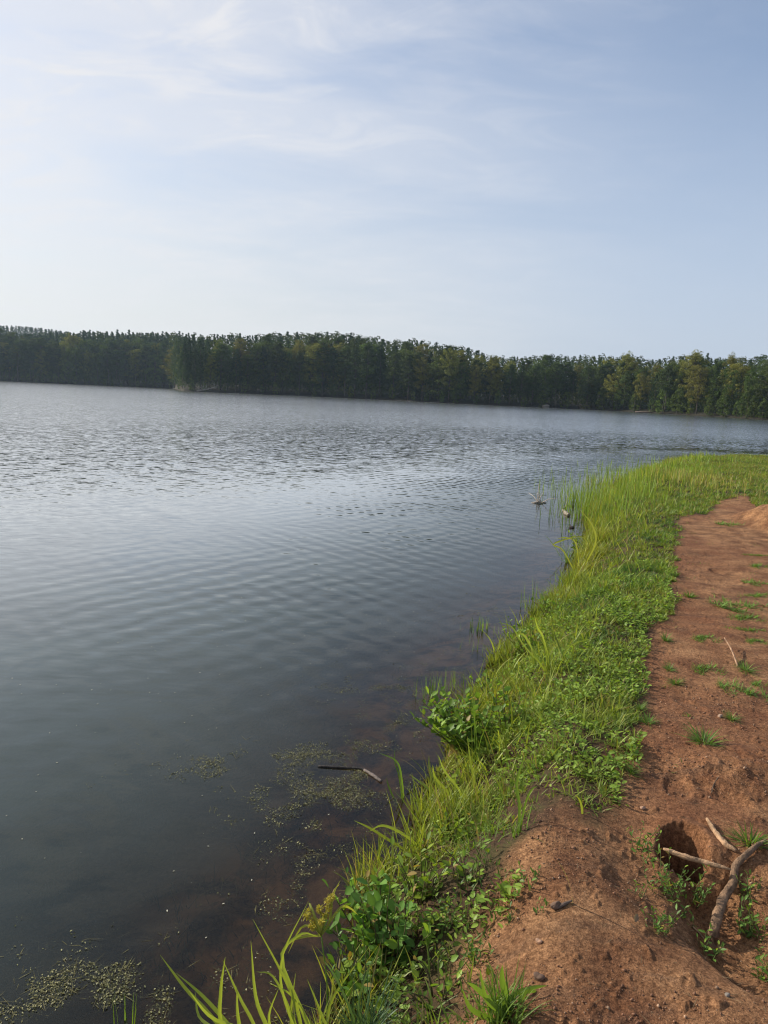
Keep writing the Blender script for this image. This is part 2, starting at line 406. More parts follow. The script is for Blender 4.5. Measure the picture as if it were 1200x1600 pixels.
Vc = np.vstack([V, [[0, 0, GZ[0, 0]]]]); ctri = np.stack([np.full(NA, len(V)), np.arange(NA) * NR, ((np.arange(NA) + 1) % NA) * NR], 1)
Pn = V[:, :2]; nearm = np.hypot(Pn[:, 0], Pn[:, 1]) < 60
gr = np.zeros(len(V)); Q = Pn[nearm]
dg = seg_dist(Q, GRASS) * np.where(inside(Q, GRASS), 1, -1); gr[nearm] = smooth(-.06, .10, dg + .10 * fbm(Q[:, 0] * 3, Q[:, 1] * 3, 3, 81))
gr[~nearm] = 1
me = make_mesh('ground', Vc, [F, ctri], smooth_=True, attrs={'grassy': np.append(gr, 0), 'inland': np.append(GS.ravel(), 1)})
m, t = new_mat('ground')
geo = N(t, 'ShaderNodeNewGeometry'); pos = geo.outputs['Position']
def noise(sc_, det=4, ro=.55, dis=0.0, vec=None):
    n = N(t, 'ShaderNodeTexNoise', Scale=sc_, Detail=det, Roughness=ro, Distortion=dis); L(t, vec or pos, n.inputs['Vector']); return n.outputs[0]
ag = N(t, 'ShaderNodeAttribute', _attribute_name='grassy').outputs['Fac']; ai = N(t, 'ShaderNodeAttribute', _attribute_name='inland').outputs['Fac']
big = noise(.9, 4); mid = noise(5, 5, .6); fin = noise(60, 6, .7); vf = noise(170, 4, .75)
mpn = N(t, 'ShaderNodeMapping'); L(t, pos, mpn.inputs[0]); mpn.inputs['Rotation'].default_value = (0, 0, .25); mpn.inputs['Scale'].default_value = (1.2, 7, 1)
strk = noise(1.6, 5, .6, .6, mpn.outputs[0])
clay = MIXC(t, RAMP(t, mid, .32, .68), (.185, .086, .040), (.41, .222, .106))
clay = MIXC(t, RAMP(t, big, .42, .68, 0, .65), clay, (.24, .102, .048))
clay = MIXC(t, RAMP(t, strk, .52, .72, 0, .5), clay, (.10, .062, .042))
clay = MIXC(t, RAMP(t, fin, .3, .75), MIXC(t, 1, clay, (.50, .47, .45), 'MULTIPLY'), MIXC(t, 1, clay, (1.30, 1.33, 1.36), 'MULTIPLY'))
clay = MIXC(t, RAMP(t, vf, .34, .66), MIXC(t, 1, clay, (.62, .58, .56), 'MULTIPLY'), MIXC(t, 1, clay, (1.40, 1.42, 1.44), 'MULTIPLY'))
vo = N(t, 'ShaderNodeTexVoronoi', Scale=70.0); L(t, pos, vo.inputs['Vector'])
grit = RAMP(t, vo.outputs['Distance'], .10, .17, 1, 0)
keep = RAMP(t, noise(28, 2), .55, .62)
clay = MIXC(t, M(t, 'MULTIPLY', M(t, 'MULTIPLY', grit, keep), .55), clay, (.5, .36, .26))
soil = MIXC(t, RAMP(t, fin, .35, .7), (.035, .022, .014), (.12, .068, .038))  # dark brown soil, with the shade between grass blades painted into its colour
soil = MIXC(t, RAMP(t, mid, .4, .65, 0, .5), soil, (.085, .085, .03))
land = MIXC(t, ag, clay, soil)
# lake bed: red clay by the edge, dark silt with brown weed growth farther in
weed = RAMP(t, noise(3.2, 6, .65, .8), .40, .60); w2 = noise(26, 6, .75, 1.0)
silt = MIXC(t, RAMP(t, w2, .35, .7), (.030, .022, .013), (.15, .105, .052))
bedc = MIXC(t, weed, (.44, .23, .10), silt)
bedc = MIXC(t, RAMP(t, ai, -.15, -1.2), bedc, silt)
bedc = MIXC(t, RAMP(t, w2, .3, .8, 0, .5), bedc, (.03, .025, .017))
base = MIXC(t, RAMP(t, ai, -.06, .05), bedc, land)
base = MIXC(t, RAMP(t, ai, -40, -45), base, (.030, .028, .017))
p = N(t, 'ShaderNodeBsdfPrincipled', Roughness=.95); L(t, base, p.inputs['Base Color']); p.inputs['Specular IOR Level'].default_value = .2
bh = M(t, 'ADD', M(t, 'MULTIPLY', fin, .7), M(t, 'ADD', M(t, 'MULTIPLY', vf, .45), M(t, 'MULTIPLY', M(t, 'MULTIPLY', grit, keep), .35)))
bp = N(t, 'ShaderNodeBump', Strength=1.0, Distance=.017); L(t, bh, bp.inputs['Height']); L(t, bp.outputs[0], p.inputs['Normal'])
o = N(t, 'ShaderNodeOutputMaterial'); L(t, p.outputs[0], o.inputs[0])
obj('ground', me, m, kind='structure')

# ------------------------------------------------------------------ water sheet
wa = np.concatenate([np.radians(np.arange(-60, 40, .5)), np.radians(np.arange(40, 300, 4.0))]); wr = np.concatenate([[.05], np.geomspace(.8, 60, 160), np.geomspace(64, 1240, 50)])
A2, R2 = np.meshgrid(wa, wr, indexing='ij'); WX, WY = R2 * np.sin(A2), R2 * np.cos(A2)
WZ, WS = height(WX, WY, False); na, nr = len(wa), len(wr)
ii, jj = np.meshgrid(np.arange(na), np.arange(nr - 1), indexing='ij'); i2 = (ii + 1) % na
F = np.stack([ii * nr + jj, i2 * nr + jj, i2 * nr + jj + 1, ii * nr + jj + 1], -1).reshape(-1, 4)
V = np.stack([WX, WY, WX * 0], -1).reshape(-1, 3)
off = np.where(np.hypot(WX, WY) > 74, 60, -WS)
me = make_mesh('water', V, F, smooth_=True, attrs={'depth': np.clip(-WZ, 0, 3).ravel(), 'offshore': off.ravel()})
m, t = new_mat('water')
geo = N(t, 'ShaderNodeNewGeometry'); pos = geo.outputs['Position']
dep = N(t, 'ShaderNodeAttribute', _attribute_name='depth').outputs['Fac']; offs = N(t, 'ShaderNodeAttribute', _attribute_name='offshore').outputs['Fac']
def wnoise(sc_, rot, stretch, det=2, ro=.5, dis=.3, loc=0):
    mp_ = N(t, 'ShaderNodeMapping'); L(t, pos, mp_.inputs[0]); mp_.inputs['Rotation'].default_value = (0, 0, math.radians(rot))
    mp_.inputs['Scale'].default_value = (stretch, 1, 1); mp_.inputs['Location'].default_value = (loc, loc * .7, 0)
    n = N(t, 'ShaderNodeTexNoise', Scale=sc_, Detail=det, Roughness=ro, Distortion=dis); L(t, mp_.outputs[0], n.inputs['Vector']); return n.outputs[0]
wA = wnoise(4.6, 36, .40, 2, .45, .25)       # main ripple train
wB = wnoise(6.0, -34, .45, 2, .5, .3, 7)     # crossing train
wC = wnoise(11, 10, .55, 3, .55, .4, 3)      # fine chop
def wave(rot, lam, dist, dsc, ph):
    mp_ = N(t, 'ShaderNodeMapping'); L(t, pos, mp_.inputs[0]); mp_.inputs['Rotation'].default_value = (0, 0, math.radians(rot)); mp_.inputs['Location'].default_value = (ph, 0, 0)
    n = N(t, 'ShaderNodeTexWave', Scale=.314 / lam, Distortion=dist, Detail=2.0); n.inputs['Detail Scale'].default_value = dsc; n.inputs['Detail Roughness'].default_value = .45
    L(t, mp_.outputs[0], n.inputs['Vector']); return n.outputs['Fac']
w1 = wave(-40, .25, 3.2, 2.0, 0); w2_ = wave(-142, .30, 3.4, 1.7, 3)
m1 = RAMP(t, wnoise(.35, 0, 1, 2, .5, .3, 4), .35, .62, .25, 1.0); m2_ = RAMP(t, wnoise(.30, 0, 1, 2, .5, .3, 12), .38, .60, .2, 1.0)
wD = wnoise(.8, 20, .5, 1, .5, .2, 9)        # long swell
patch = RAMP(t, wnoise(.035, 82, .25, 3, .5, .6), .25, .75, .72, 1.12)
calm = RAMP(t, offs, .2, 3.0, .12, 1.0)
calmf = RAMP(t, offs, 2.5, 10.0, .10, 1.0)
hgt = M(t, 'ADD', M(t, 'MULTIPLY', M(t, 'ADD', M(t, 'ADD', M(t, 'MULTIPLY', wA, .30), M(t, 'MULTIPLY', wB, .22)), M(t, 'ADD', M(t, 'MULTIPLY', w1, M(t, 'MULTIPLY', m1, .27)), M(t, 'MULTIPLY', w2_, M(t, 'MULTIPLY', m2_, .28)))), calm), M(t, 'MULTIPLY', wC, M(t, 'MULTIPLY', calmf, .34)))
hgt = M(t, 'ADD', hgt, M(t, 'MULTIPLY', wD, .55))
hgt = M(t, 'MULTIPLY', hgt, patch)
hgt = M(t, 'MULTIPLY', hgt, RAMP(t, offs, 1.6, 6.5, 1.15, .10))
bp = N(t, 'ShaderNodeBump', Strength=1.0, Distance=.020); L(t, hgt, bp.inputs['Height'])
def cnoise(sc_, rot, stretch, det, amp, loc):
    mp_ = N(t, 'ShaderNodeMapping'); L(t, pos, mp_.inputs[0]); mp_.inputs['Rotation'].default_value = (0, 0, math.radians(rot))
    mp_.inputs['Scale'].default_value = (stretch, 1, 1); mp_.inputs['Location'].default_value = (loc, loc, 0)
    n = N(t, 'ShaderNodeTexNoise', Scale=sc_, Detail=det, Roughness=.55, Distortion=.3); L(t, mp_.outputs[0], n.inputs['Vector'])
    v = N(t, 'ShaderNodeVectorMath', _operation='SUBTRACT'); L(t, n.outputs[1], v.inputs[0]); v.inputs[1].default_value = (.5, .5, .5)
    k = N(t, 'ShaderNodeVectorMath', _operation='MULTIPLY'); L(t, v.outputs[0], k.inputs[0]); k.inputs[1].default_value = (amp * .8, amp * 1.2, 0); return k.outputs[0]
va = N(t, 'ShaderNodeVectorMath', _operation='ADD'); L(t, cnoise(5.0, 30, .35, 2, .14, 5), va.inputs[0]); L(t, cnoise(14.0, -12, .4, 3, .40, 2), va.inputs[1])
vs = N(t, 'ShaderNodeVectorMath', _operation='SCALE'); L(t, va.outputs[0], vs.inputs[0])
L(t, M(t, 'MULTIPLY', M(t, 'MULTIPLY', RAMP(t, offs, 2.5, 12.0, .04, 1.0), patch), 1.0), vs.inputs['Scale'])
vb = N(t, 'ShaderNodeVectorMath', _operation='ADD'); L(t, vs.outputs[0], vb.inputs[0]); L(t, bp.outputs[0], vb.inputs[1])
vn = N(t, 'ShaderNodeVectorMath', _operation='NORMALIZE'); L(t, vb.outputs[0], vn.inputs[0])
gl = N(t, 'ShaderNodeBsdfGlossy', Roughness=.06); L(t, vn.outputs[0], gl.inputs['Normal'])
L(t, RAMP(t, offs, 4, 30, .05, .16), gl.inputs['Roughness'])
fr = N(t, 'ShaderNodeFresnel', IOR=1.37); L(t, vn.outputs[0], fr.inputs['Normal'])
tr = N(t, 'ShaderNodeBsdfTransparent'); tr.inputs[0].default_value = (.93, .88, .74, 1)
df = N(t, 'ShaderNodeBsdfDiffuse'); df.inputs[0].default_value = (.060, .086, .086, 1)
mk = M(t, 'SUBTRACT', 1.0, M(t, 'POWER', 2.718, M(t, 'MULTIPLY', M(t, 'MAXIMUM', M(t, 'SUBTRACT', dep, .07), 0.0), -2.9)))
mk = M(t, 'MULTIPLY', mk, RAMP(t, wnoise(1.1, 20, .5, 4, .55, .5), .3, .7, .82, 1.08), clamp=True)
b_ = N(t, 'ShaderNodeMixShader'); L(t, mk, b_.inputs[0]); L(t, tr.outputs[0], b_.inputs[1]); L(t, df.outputs[0], b_.inputs[2])
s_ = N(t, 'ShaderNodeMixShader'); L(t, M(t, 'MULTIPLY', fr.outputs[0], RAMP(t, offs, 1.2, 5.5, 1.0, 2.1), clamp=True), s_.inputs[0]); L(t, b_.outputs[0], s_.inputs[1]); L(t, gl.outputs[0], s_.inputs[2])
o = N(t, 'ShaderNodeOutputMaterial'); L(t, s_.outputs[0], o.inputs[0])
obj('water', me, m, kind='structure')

# ------------------------------------------------------------------ haze
bpyv = [(-1300, -1300, -4.2), (1300, -1300, -4.2), (1300, 1300, -4.2), (-1300, 1300, -4.2), (-1300, -1300, 85), (1300, -1300, 85), (1300, 1300, 85), (-1300, 1300, 85)]
me = make_mesh('haze', np.array(bpyv), np.array([(0, 3, 2, 1), (4, 5, 6, 7), (0, 1, 5, 4), (1, 2, 6, 5), (2, 3, 7, 6), (3, 0, 4, 7)]))
HAZE = True
if HAZE:
    m, t = new_mat('haze'); pv = N(t, 'ShaderNodeVolumePrincipled', Density=.00017, Anisotropy=.3); pv.inputs['Color'].default_value = (.58, .78, 1.0, 1)
    o = N(t, 'ShaderNodeOutputMaterial'); L(t, pv.outputs[0], o.inputs['Volume'])
    obj('haze', me, m, kind='stuff')

# ------------------------------------------------------------------ far trees
def clump_quads(acc, cen, rad, n, size, col, cvar=.25, flat=.75, rg=RNG):
    """leaf clumps: n quads around every centre"""
    k = len(cen); cen = np.repeat(cen, n, 0); rad = np.repeat(np.broadcast_to(rad, (k,)), n)
    d = rg.normal(0, 1, (k * n, 3)); d /= np.linalg.norm(d, axis=1)[:, None]
    P = cen + d * (rad * rg.uniform(.25, 1, k * n) ** .5)[:, None] * np.array([1, 1, flat])
    nm = d + rg.normal(0, .6, d.shape) + np.array([0, 0, .3]); nm /= np.linalg.norm(nm, axis=1)[:, None]
    a = np.cross(nm, rg.normal(0, 1, d.shape)); a /= np.linalg.norm(a, axis=1)[:, None]; b = np.cross(nm, a)
    s = size * rg.uniform(.6, 1.3, k * n); s2 = s * rg.uniform(.45, .9, k * n)
    V = np.stack([P - a * s[:, None] * .5, P + b * s2[:, None] * .5, P + a * s[:, None] * .5, P - b * s2[:, None] * .5], 1).reshape(-1, 3)
    cm = np.repeat(rg.uniform(1 - cvar, 1 + cvar, k), n) * rg.uniform(.85, 1.15, k * n)
    C = np.repeat(np.asarray(col)[None] * cm[:, None], 4, 0)
    acc.add(V, np.arange(k * n * 4).reshape(-1, 4), C)
BARK = (.095, .078, .062); PALEBARK = (.38, .35, .30)
def tree_meshes(kind, seed):
    """unit: metres, total height about 20"""
    rg = np.random.default_rng(seed); T = Acc(); K = Acc(); H = 20.0
    bendx, bendy = rg.normal(0, .5, 2)
    def ax(z): f = z / H; return np.array([bendx * f * f, bendy * f * f, z])
    if kind == 'pine':           # tall bare trunk, broken layered crown
        c0 = rg.uniform(.24, .46) * H; wd = rg.uniform(3.2, 4.6); col = (.062, .092, .028); nb = 54
        for i in range(nb):
            f = i / (nb - 1); z = c0 + (H - c0) * f; rr = wd * (1 - f ** 3 * .72) * rg.uniform(.55, 1.1) * (.6 + .4 * min(1, f * 5)); a = i * 2.4 + rg.uniform(-.4, .4)
            p0 = ax(z); p1 = p0 + np.array([math.cos(a) * rr, math.sin(a) * rr, rg.uniform(-.3, .8)])
            tube(T, [p0, (p0 + p1) / 2 + [0, 0, -.1], p1], [.09, .06, .03], BARK, 4)
            clump_quads(K, np.array([p1, p0 * .4 + p1 * .6 + rg.normal(0, .25, 3)]), np.array([1.2, 1.0]) * (1.1 - .4 * f), 50, .40, col, .30, .6, rg)
        clump_quads(K, np.array([ax(H * (.97 - .035 * q)) + np.append(rg.normal(0, .35 + .15 * q, 2), 0) for q in range(6)]), np.array([.55, .7, .8, .9, 1.0, 1.0]), 34, .36, col, .2, .8, rg)
        tr_r = .24; pale = False
    elif kind == 'spruce_like':   # pointed young pine, foliage lower down
        c0 = rg.uniform(.18, .3) * H; wd = rg.uniform(3.0, 3.7); col = (.042, .072, .030); nb = 66
        for i in range(nb):
            f = i / (nb - 1); z = c0 + (H - c0) * f; rr = wd * (1 - f ** 1.6) * rg.uniform(.7, 1.1) + .3; a = i * 2.4
            p1 = ax(z) + np.array([math.cos(a) * rr * .8, math.sin(a) * rr * .8, -.1 * rr])
            clump_quads(K, p1[None], .95 * (1.1 - .6 * f), 46, .40, col, .25, .7, rg)
        clump_quads(K, np.array([ax(H * .98), ax(H * .95), ax(H * .91)]), np.array([.28, .5, .75]), 24, .32, col, .2, 1.6, rg); tr_r = .2
    elif kind in ('broadleaf', 'tulip'):   # rounded, billowing crown
        tall = kind == 'tulip'
        c0 = (.30 if tall else .12) * H; wd = 3.5 if tall else 4.8; col = (.185, .190, .040) if tall else (.090, .132, .030)
        nl = 16; cen = []; rad = []
        for i in range(nl):
            f = (i + .5) / nl; a = i * 2.4 + rg.uniform(-.5, .5); z = c0 + (H - c0) * (f * .93)
            rr = wd * (math.sin(math.pi * min(.97, .18 + f * .76)) ** .8) * rg.uniform(.35, .75)
            c = ax(z) + np.array([math.cos(a) * rr, math.sin(a) * rr, 0]); lr = rg.uniform(1.7, 2.5) * (1.15 - .35 * f)
            tube(T, [ax(z * .82), (ax(z * .9) + c) / 2, c], [.12, .08, .04], BARK, 4)
            for q in range(9):
                d = rg.normal(0, 1, 3); d /= np.linalg.norm(d); cen.append(c + d * lr * np.array([1, 1, .75])); rad.append(rg.uniform(.7, 1.15))
        clump_quads(K, np.array(cen), np.array(rad), 46, .38, col, .34, .8, rg); tr_r = .22
    else:                          # shoreline sapling/bush: foliage to the ground
        col = (.100, .145, .030); cen = []; rad = []
        for i in range(60):
            f = rg.uniform(0, 1) ** .8; a = rg.uniform(0, 6.28); rr = 4.6 * math.sin(math.pi * (.25 + .7 * f)) * rg.uniform(.6, 1.0)
            cen.append(ax(H * (.04 + .9 * f)) + np.array([math.cos(a) * rr, math.sin(a) * rr, 0])); rad.append(rg.uniform(1.0, 1.9))
        clump_quads(K, np.array(cen), np.array(rad), 46, .62, col, .38, .8, rg); tr_r = .25
    pts = [ax(z) for z in np.linspace(-.5, H * .95, 9)]
    tube(T, pts, np.linspace(tr_r, .05, 9), BARK, 6, .08, seed)
    return T.mesh(kind + '_trunk'), K.mesh(kind + '_crown')
NAMES = {'pine': 'pine_tree', 'spruce_like': 'pointed_pine_tree', 'broadleaf': 'broadleaf_tree', 'tulip': 'poplar_tree', 'bush': 'shoreline_sapling'}
CATS = {'pine': 'pine tree', 'spruce_like': 'pine tree', 'broadleaf': 'tree', 'tulip': 'tree', 'bush': 'sapling'}
VARS = {k: [tree_meshes(k, 100 + 10 * i + n) for n in range(c)] for i, (k, c) in enumerate((('pine', 5), ('spruce_like', 3), ('broadleaf', 5), ('tulip', 4), ('bush', 4)))}
PALE_TRUNK = None
SKY_PX = [-700, -100, 0, 60, 110, 150, 300, 400, 440, 530, 600, 640, 700, 740, 765, 800, 870, 950, 975, 1010, 1080, 1100, 1160, 1200, 1700]
SKY_Y = [470, 506, 507, 511, 518, 517, 520, 524, 520, 519, 527, 532, 539, 546, 557, 557, 554, 557, 553, 562, 551, 556, 559, 552, 540]
def az_px(a):
    return float(np.interp(a, _azt, _pxt))
_pxt = np.linspace(-900, 2100, 301); _azt = np.array([px_az(x) for x in _pxt])
def top_for(px, py, r):
    """height above water of a thing at distance r whose top is seen at (px, py)"""
    d = ray(px, py); return CAM[2] + d[2] / math.hypot(d[0], d[1]) * r
def part_of(px):
    for a_, b_, in ((-100, 280), (280, 480), (480, 720), (720, 900), (900, 1300)):
        if a_ <= px < b_:
            f_ = (px - max(a_, 0)) / (min(b_, 1200) - max(a_, 0)); return 'left end' if f_ < .25 else 'left half' if f_ < .5 else 'right half' if f_ < .75 else 'right end'
    return 'far end'
def section(px):
    if px < 280: return 'in the left cove'
    if px < 480: return 'on the headland'
    if px < 720: return 'at mid far shore'
    if px < 900: return 'left of the shore notch'
    return 'right of the shore notch'
DESC = {'pine': 'tall dark bare-trunked pine', 'spruce_like': 'dark pointed low-branched pine', 'broadleaf': 'mid green rounded leafy tree',
        'tulip': 'tall yellowish green leafy tree', 'bush': 'low leafy sapling at the waterline'}
ROWS = {0: 'front row', 1: 'second row', 2: 'rear row'}
rt = random.Random(5); n_tree = 0
def place_tree(kind, az, e, Hgt, wid, rowtxt, label=None, var=None, group=None):
    global n_tree
    r = float(far_d(np.array([az]))[0]) + e; x, y = r * math.sin(az), r * math.cos(az); px = az_px(az)
    T, K = VARS[kind][var if var is not None else rt.randrange(len(VARS[kind]))]
    e_ = obj(NAMES[kind], None, loc=(x, y, hz(x, y) - .1))
    e_.rotation_euler = (0, 0, rt.uniform(0, 6.28)); s = Hgt / 20.0; e_.scale = (s * wid, s * wid, s)
    obj('trunk', T, MAT_BARK, e_); obj('crown', K, MAT_TREE, e_)
    wtx = 'wide, ' if wid > 1.2 else 'narrow, ' if wid < 1.0 else ''
    tag(e_, label or (wtx + DESC[kind] + (', ' + rowtxt + ', ' if kind != 'bush' else ' ') + section(px) + ', ' + part_of(px)), CATS[kind], group or ('far shore ' + {'pine': 'pines', 'spruce_like': 'pointed pines', 'broadleaf': 'leafy trees', 'tulip': 'yellowish leafy trees', 'bush': 'saplings at the waterline'}[kind]))
    n_tree += 1; return e_
def kinds_at(px):
    if px < 280: return (('pine', 4), ('broadleaf', 3), ('tulip', 1.2), ('spruce_like', 2))
    if px < 900: return (('pine', 6), ('broadleaf', 2), ('tulip', 1.4), ('spruce_like', 2))
    return (('pine', 2), ('broadleaf', 5), ('tulip', 2.5), ('spruce_like', .6))
# unmistakable single trees, measured in the photograph: (px, kind, row offset, top y, width, label)
SPECIAL = [(488, 'tulip', 3, 536, 1.15, 'pale yellow-green tall tree standing out among dark pines, left of the middle'),
           (505, 'tulip', 5, 538, 1.0, 'second pale yellow-green tree, right beside the first, among dark pines'),
           (110, 'tulip', 12, 522, 1.2, 'yellow-green rounded crown rising over the cove trees near left edge'),
           (300, 'bush', 1, 585, .9, 'bright green bushy tree at the very tip of the headland'),
           (701, 'tulip', 2, 545, 1.0, 'tall tree with a pale straight trunk bare nearly to its crown'),
           (765, 'tulip', 3, 556, 1.1, 'yellow-green tree filling the step in the skyline right of centre'),
           (975, 'tulip', 6, 551, .95, 'tall tree poking above the right-hand skyline like a tuft'),
           (1078, 'tulip', 6, 549, 1.25, 'tallest broad crown on the right-hand skyline'),
           (1135, 'tulip', 8, 553, .8, 'thin tree top on the skyline near the right edge'),
           (1178, 'bush', 1, 618, 1.0, 'yellowing bush above the bare bank near the right edge')]
for (px, kd, e, ty, wd, lab) in SPECIAL:
    a = px_az(px); r = float(far_d(np.array([a]))[0]) + e; gz = hz(r * math.sin(a), r * math.cos(a))
    place_tree(kd, a, e, top_for(px, ty, r) - gz + .3, wd, '', lab)
for row, (e0, step, frac) in enumerate(((2.5, 4.4, .84), (7, 4.8, .92), (12, 5.2, .98))):
    px = -35.0
    while px < 1240:
        a = px_az(px); r = float(far_d(np.array([a]))[0]) + e0 + rt.uniform(-1.5, 2); gz = hz(r * math.sin(a), r * math.cos(a))
        ks = kinds_at(px); kd = rt.choices([k for k, _ in ks], [w_ for _, w_ in ks])[0]
        sk = float(np.interp(px, SKY_PX, SKY_Y)); hy = 589 + .045 * px
        if px < 280: sk += 10 if row < 2 else 5
        ty = hy - (hy - sk) * frac * rt.uniform(.74 if row == 0 else .82, 1.0); Hh = min(27, max(8, top_for(px, ty, r) - gz))
        place_tree(kd, a, r - float(far_d(np.array([a]))[0]), Hh, rt.uniform(.85, 1.45), ROWS[row])
        px += step * FPX / r * rt.uniform(.75, 1.3)
px = -30.0
while px < 1235:
    a = px_az(px); r = float(far_d(np.array([a]))[0]); Hh = rt.uniform(2.5, 6.5) * (1.25 if px > 900 else .85)
    place_tree('bush', a, rt.uniform(.3, 1.6), Hh, rt.uniform(.9, 1.3), '')
    px += FPX / r * rt.uniform(2.6, 5.5) * (1.0 if px > 900 or px < 280 else 1.5)
# the mass of the wood behind: one object
K = Acc()
rw = np.random.default_rng(33)
tmpl = []
for v in range(5):
    kA = Acc(); cen = []; rad = []
    con = v < 3
    for i in range(24):
        f = i / 23; z = .12 + .86 * f; rr = (.15 * (1 - f) ** .85 if con else .19 * math.sin(math.pi * (.2 + .75 * f))) * rw.uniform(.6, 1.1); a = i * 2.4
        cen.append((math.cos(a) * rr, math.sin(a) * rr, z)); rad.append(.058 * (1.15 - (.75 if con else .35) * f))
    clump_quads(kA, np.array(cen), np.array(rad), 26, .030, (1, 1, 1), .28, .9, rw)
    if con: clump_quads(kA, np.array([(0, 0, .985), (0, 0, .96), (0, 0, .93)]), np.array([.008, .016, .026]), 10, .018, (1, 1, 1), .2, 2.5, rw)
    tmpl.append((np.concatenate(kA.V), np.concatenate(kA.C)))
for (e0, e1, step, f0, f1) in ((1.2, 4, 2.6, .12, .40), (3.5, 7, 3.2, .3, .62), (8, 12, 3.5, .5, .8), (13, 20, 4, .7, .93), (21, 27, 5.0, .90, 1.0), (29, 38, 6, .93, 1.0), (42, 55, 5, .93, 1.0), (60, 80, 5, .95, 1.0), (85, 105, 5, .955, 1.0)):
    px = -620.0
    while px < 1900:
        a = px_az(px); d0 = float(far_d(np.array([a]))[0]); r = d0 + rw.uniform(e0, e1); x, y = r * math.sin(a), r * math.cos(a)
        sk = float(np.interp(px, SKY_PX, SKY_Y)); hy = 589 + .045 * px
        if px < 130: sk = np.interp(px, (60, 130), (521, 518))
        gz = hz(x, y); ty = hy - (hy - sk) * (rw.uniform(f0, f1) + (.05 * float(fbm(np.array([px / 23.]), np.array([e0 * 1.]), 2, 501)[0]) + (.035 if rw.random() < .05 else 0) if e0 > 20 else 0)); Hh = min(32, max(4, top_for(px, ty, r) - gz))
        con = rw.random() < ((.8 if px < 400 else .45 if px < 760 else .2) if e0 > 20 else .25); Vt, Ct = tmpl[rw.integers(0, 3) if con else rw.integers(3, 5)]
        col = np.array((.036, .064, .028) if con else ((.060, .092, .026) if rw.random() < .75 else (.10, .12, .03))) * rw.uniform(.8, 1.2)
        K.add(Vt * [Hh, Hh, Hh] + [x, y, gz], np.arange(len(Vt)).reshape(-1, 4), Ct * col)
        px += step * .62 * FPX / r * rw.uniform(.7, 1.2)
for rr_ in (560, 620, 690, 760):            # distant ridge at the left
    px = -80.0
    while px < 330:
        a = px_az(px); r = rr_ + rw.uniform(-20, 20); x, y = r * math.sin(a), r * math.cos(a); gz = hz(x, y); Hh = rw.uniform(17, 23)
        sk = float(np.interp(px, SKY_PX, SKY_Y)) + (0 if px < 110 else 6)
        Hh = min(26, max(6, top_for(px, sk + rw.uniform(0, 4), r) - gz))
        Vt, Ct = tmpl[rw.integers(0, 3)]
        K.add(Vt * [Hh * 1.9, Hh * 1.9, Hh] + [x, y, gz], np.arange(len(Vt)).reshape(-1, 4), Ct * np.array((.040, .070, .034)) * rw.uniform(.85, 1.15))
        px += 4.0 * FPX / r * rw.uniform(.7, 1.2)
obj('woods', K.mesh('woods'), MAT_WOODS, label='dense dark wood of pines and leafy trees filling the slopes behind the far shore', cat='woods', kind='stuff')
# fallen grey snag below the headland bush and a pale boulder by the water
a = Acc(); c = px_az(322); r = float(far_d(np.array([c]))[0]) - .6; bx, by = r * math.sin(c), r * math.cos(c); rg = np.random.default_rng(4)
root = obj('fallen_snag', None, loc=(bx, by, 0.1)); tube(a, [(-3, 0, .1), (0, .2, .7), (3.0, 0, 1.6)], [.22, .18, .08], PALEBARK, 6, .1); obj('trunk', a.mesh('snag_trunk'), MAT_BARK, root)
a = Acc()
for i in range(22):
    s_ = rg.uniform(-2.5, 3); p0 = np.array([s_, .1, .4 + .2 * s_ + .2]); tube(a, [p0, p0 + rg.normal(0, .6, 3) + [0, 0, .5], p0 + rg.normal(0, .9, 3) + [0, 0, 1.3]], [.05, .04, .015], PALEBARK, 4)
obj('branches', a.mesh('snag_branches'), MAT_BARK, root)
tag(root, 'grey leafless fallen snag at the waterline below the headland', 'fallen tree')
def rock_mesh(sd, s, col, sub=10):
    rg = np.random.default_rng(sd); th = np.linspace(0, math.pi, sub); ph = np.linspace(0, 2 * math.pi, sub * 2, endpoint=False)
    A_, B_ = np.meshgrid(th, ph, indexing='ij'); d = np.stack([np.sin(A_) * np.cos(B_), np.sin(A_) * np.sin(B_), np.cos(A_)], -1)
    rr = 1 + .25 * np.sin(d[..., 0] * 3 + rg.uniform(0, 6)) * np.sin(d[..., 1] * 2.7 + rg.uniform(0, 6)) + .15 * np.sin(d[..., 2] * 5 + rg.uniform(0, 6))
    V = (d * rr[..., None] * np.array(s)).reshape(-1, 3); n = sub * 2; F = []
    for i in range(sub - 1):
        for k in range(n): F.append((i * n + k, i * n + (k + 1) % n, (i + 1) * n + (k + 1) % n, (i + 1) * n + k))
    a = Acc(); a.add(V, np.array(F), col); return a.mesh('rock', True)
c = px_az(853); r = float(far_d(np.array([c]))[0]) - .5
obj('boulder', rock_mesh(3, (1.3, .8, .6), (.20, .18, .15)), MAT_STONE, loc=(r * math.sin(c), r * math.cos(c), .3), label='pale boulder at the foot of the far wood right of centre', cat='boulder')
# floating shore logs / shadowed drift at the right
c = px_az(1013); r = float(far_d(np.array([c]))[0]) - 1.5; a = Acc(); tube(a, [(-3.4, 0, 0), (0, .2, .15), (3.2, .3, .1)], [.18, .16, .10], (.17, .125, .095), 7, .1)
obj('drift_log', a.mesh('drift_log'), MAT_BARK, loc=(r * math.sin(c), r * math.cos(c), .12), label='long brown log lying at the waterline under the right-hand trees', cat='log')

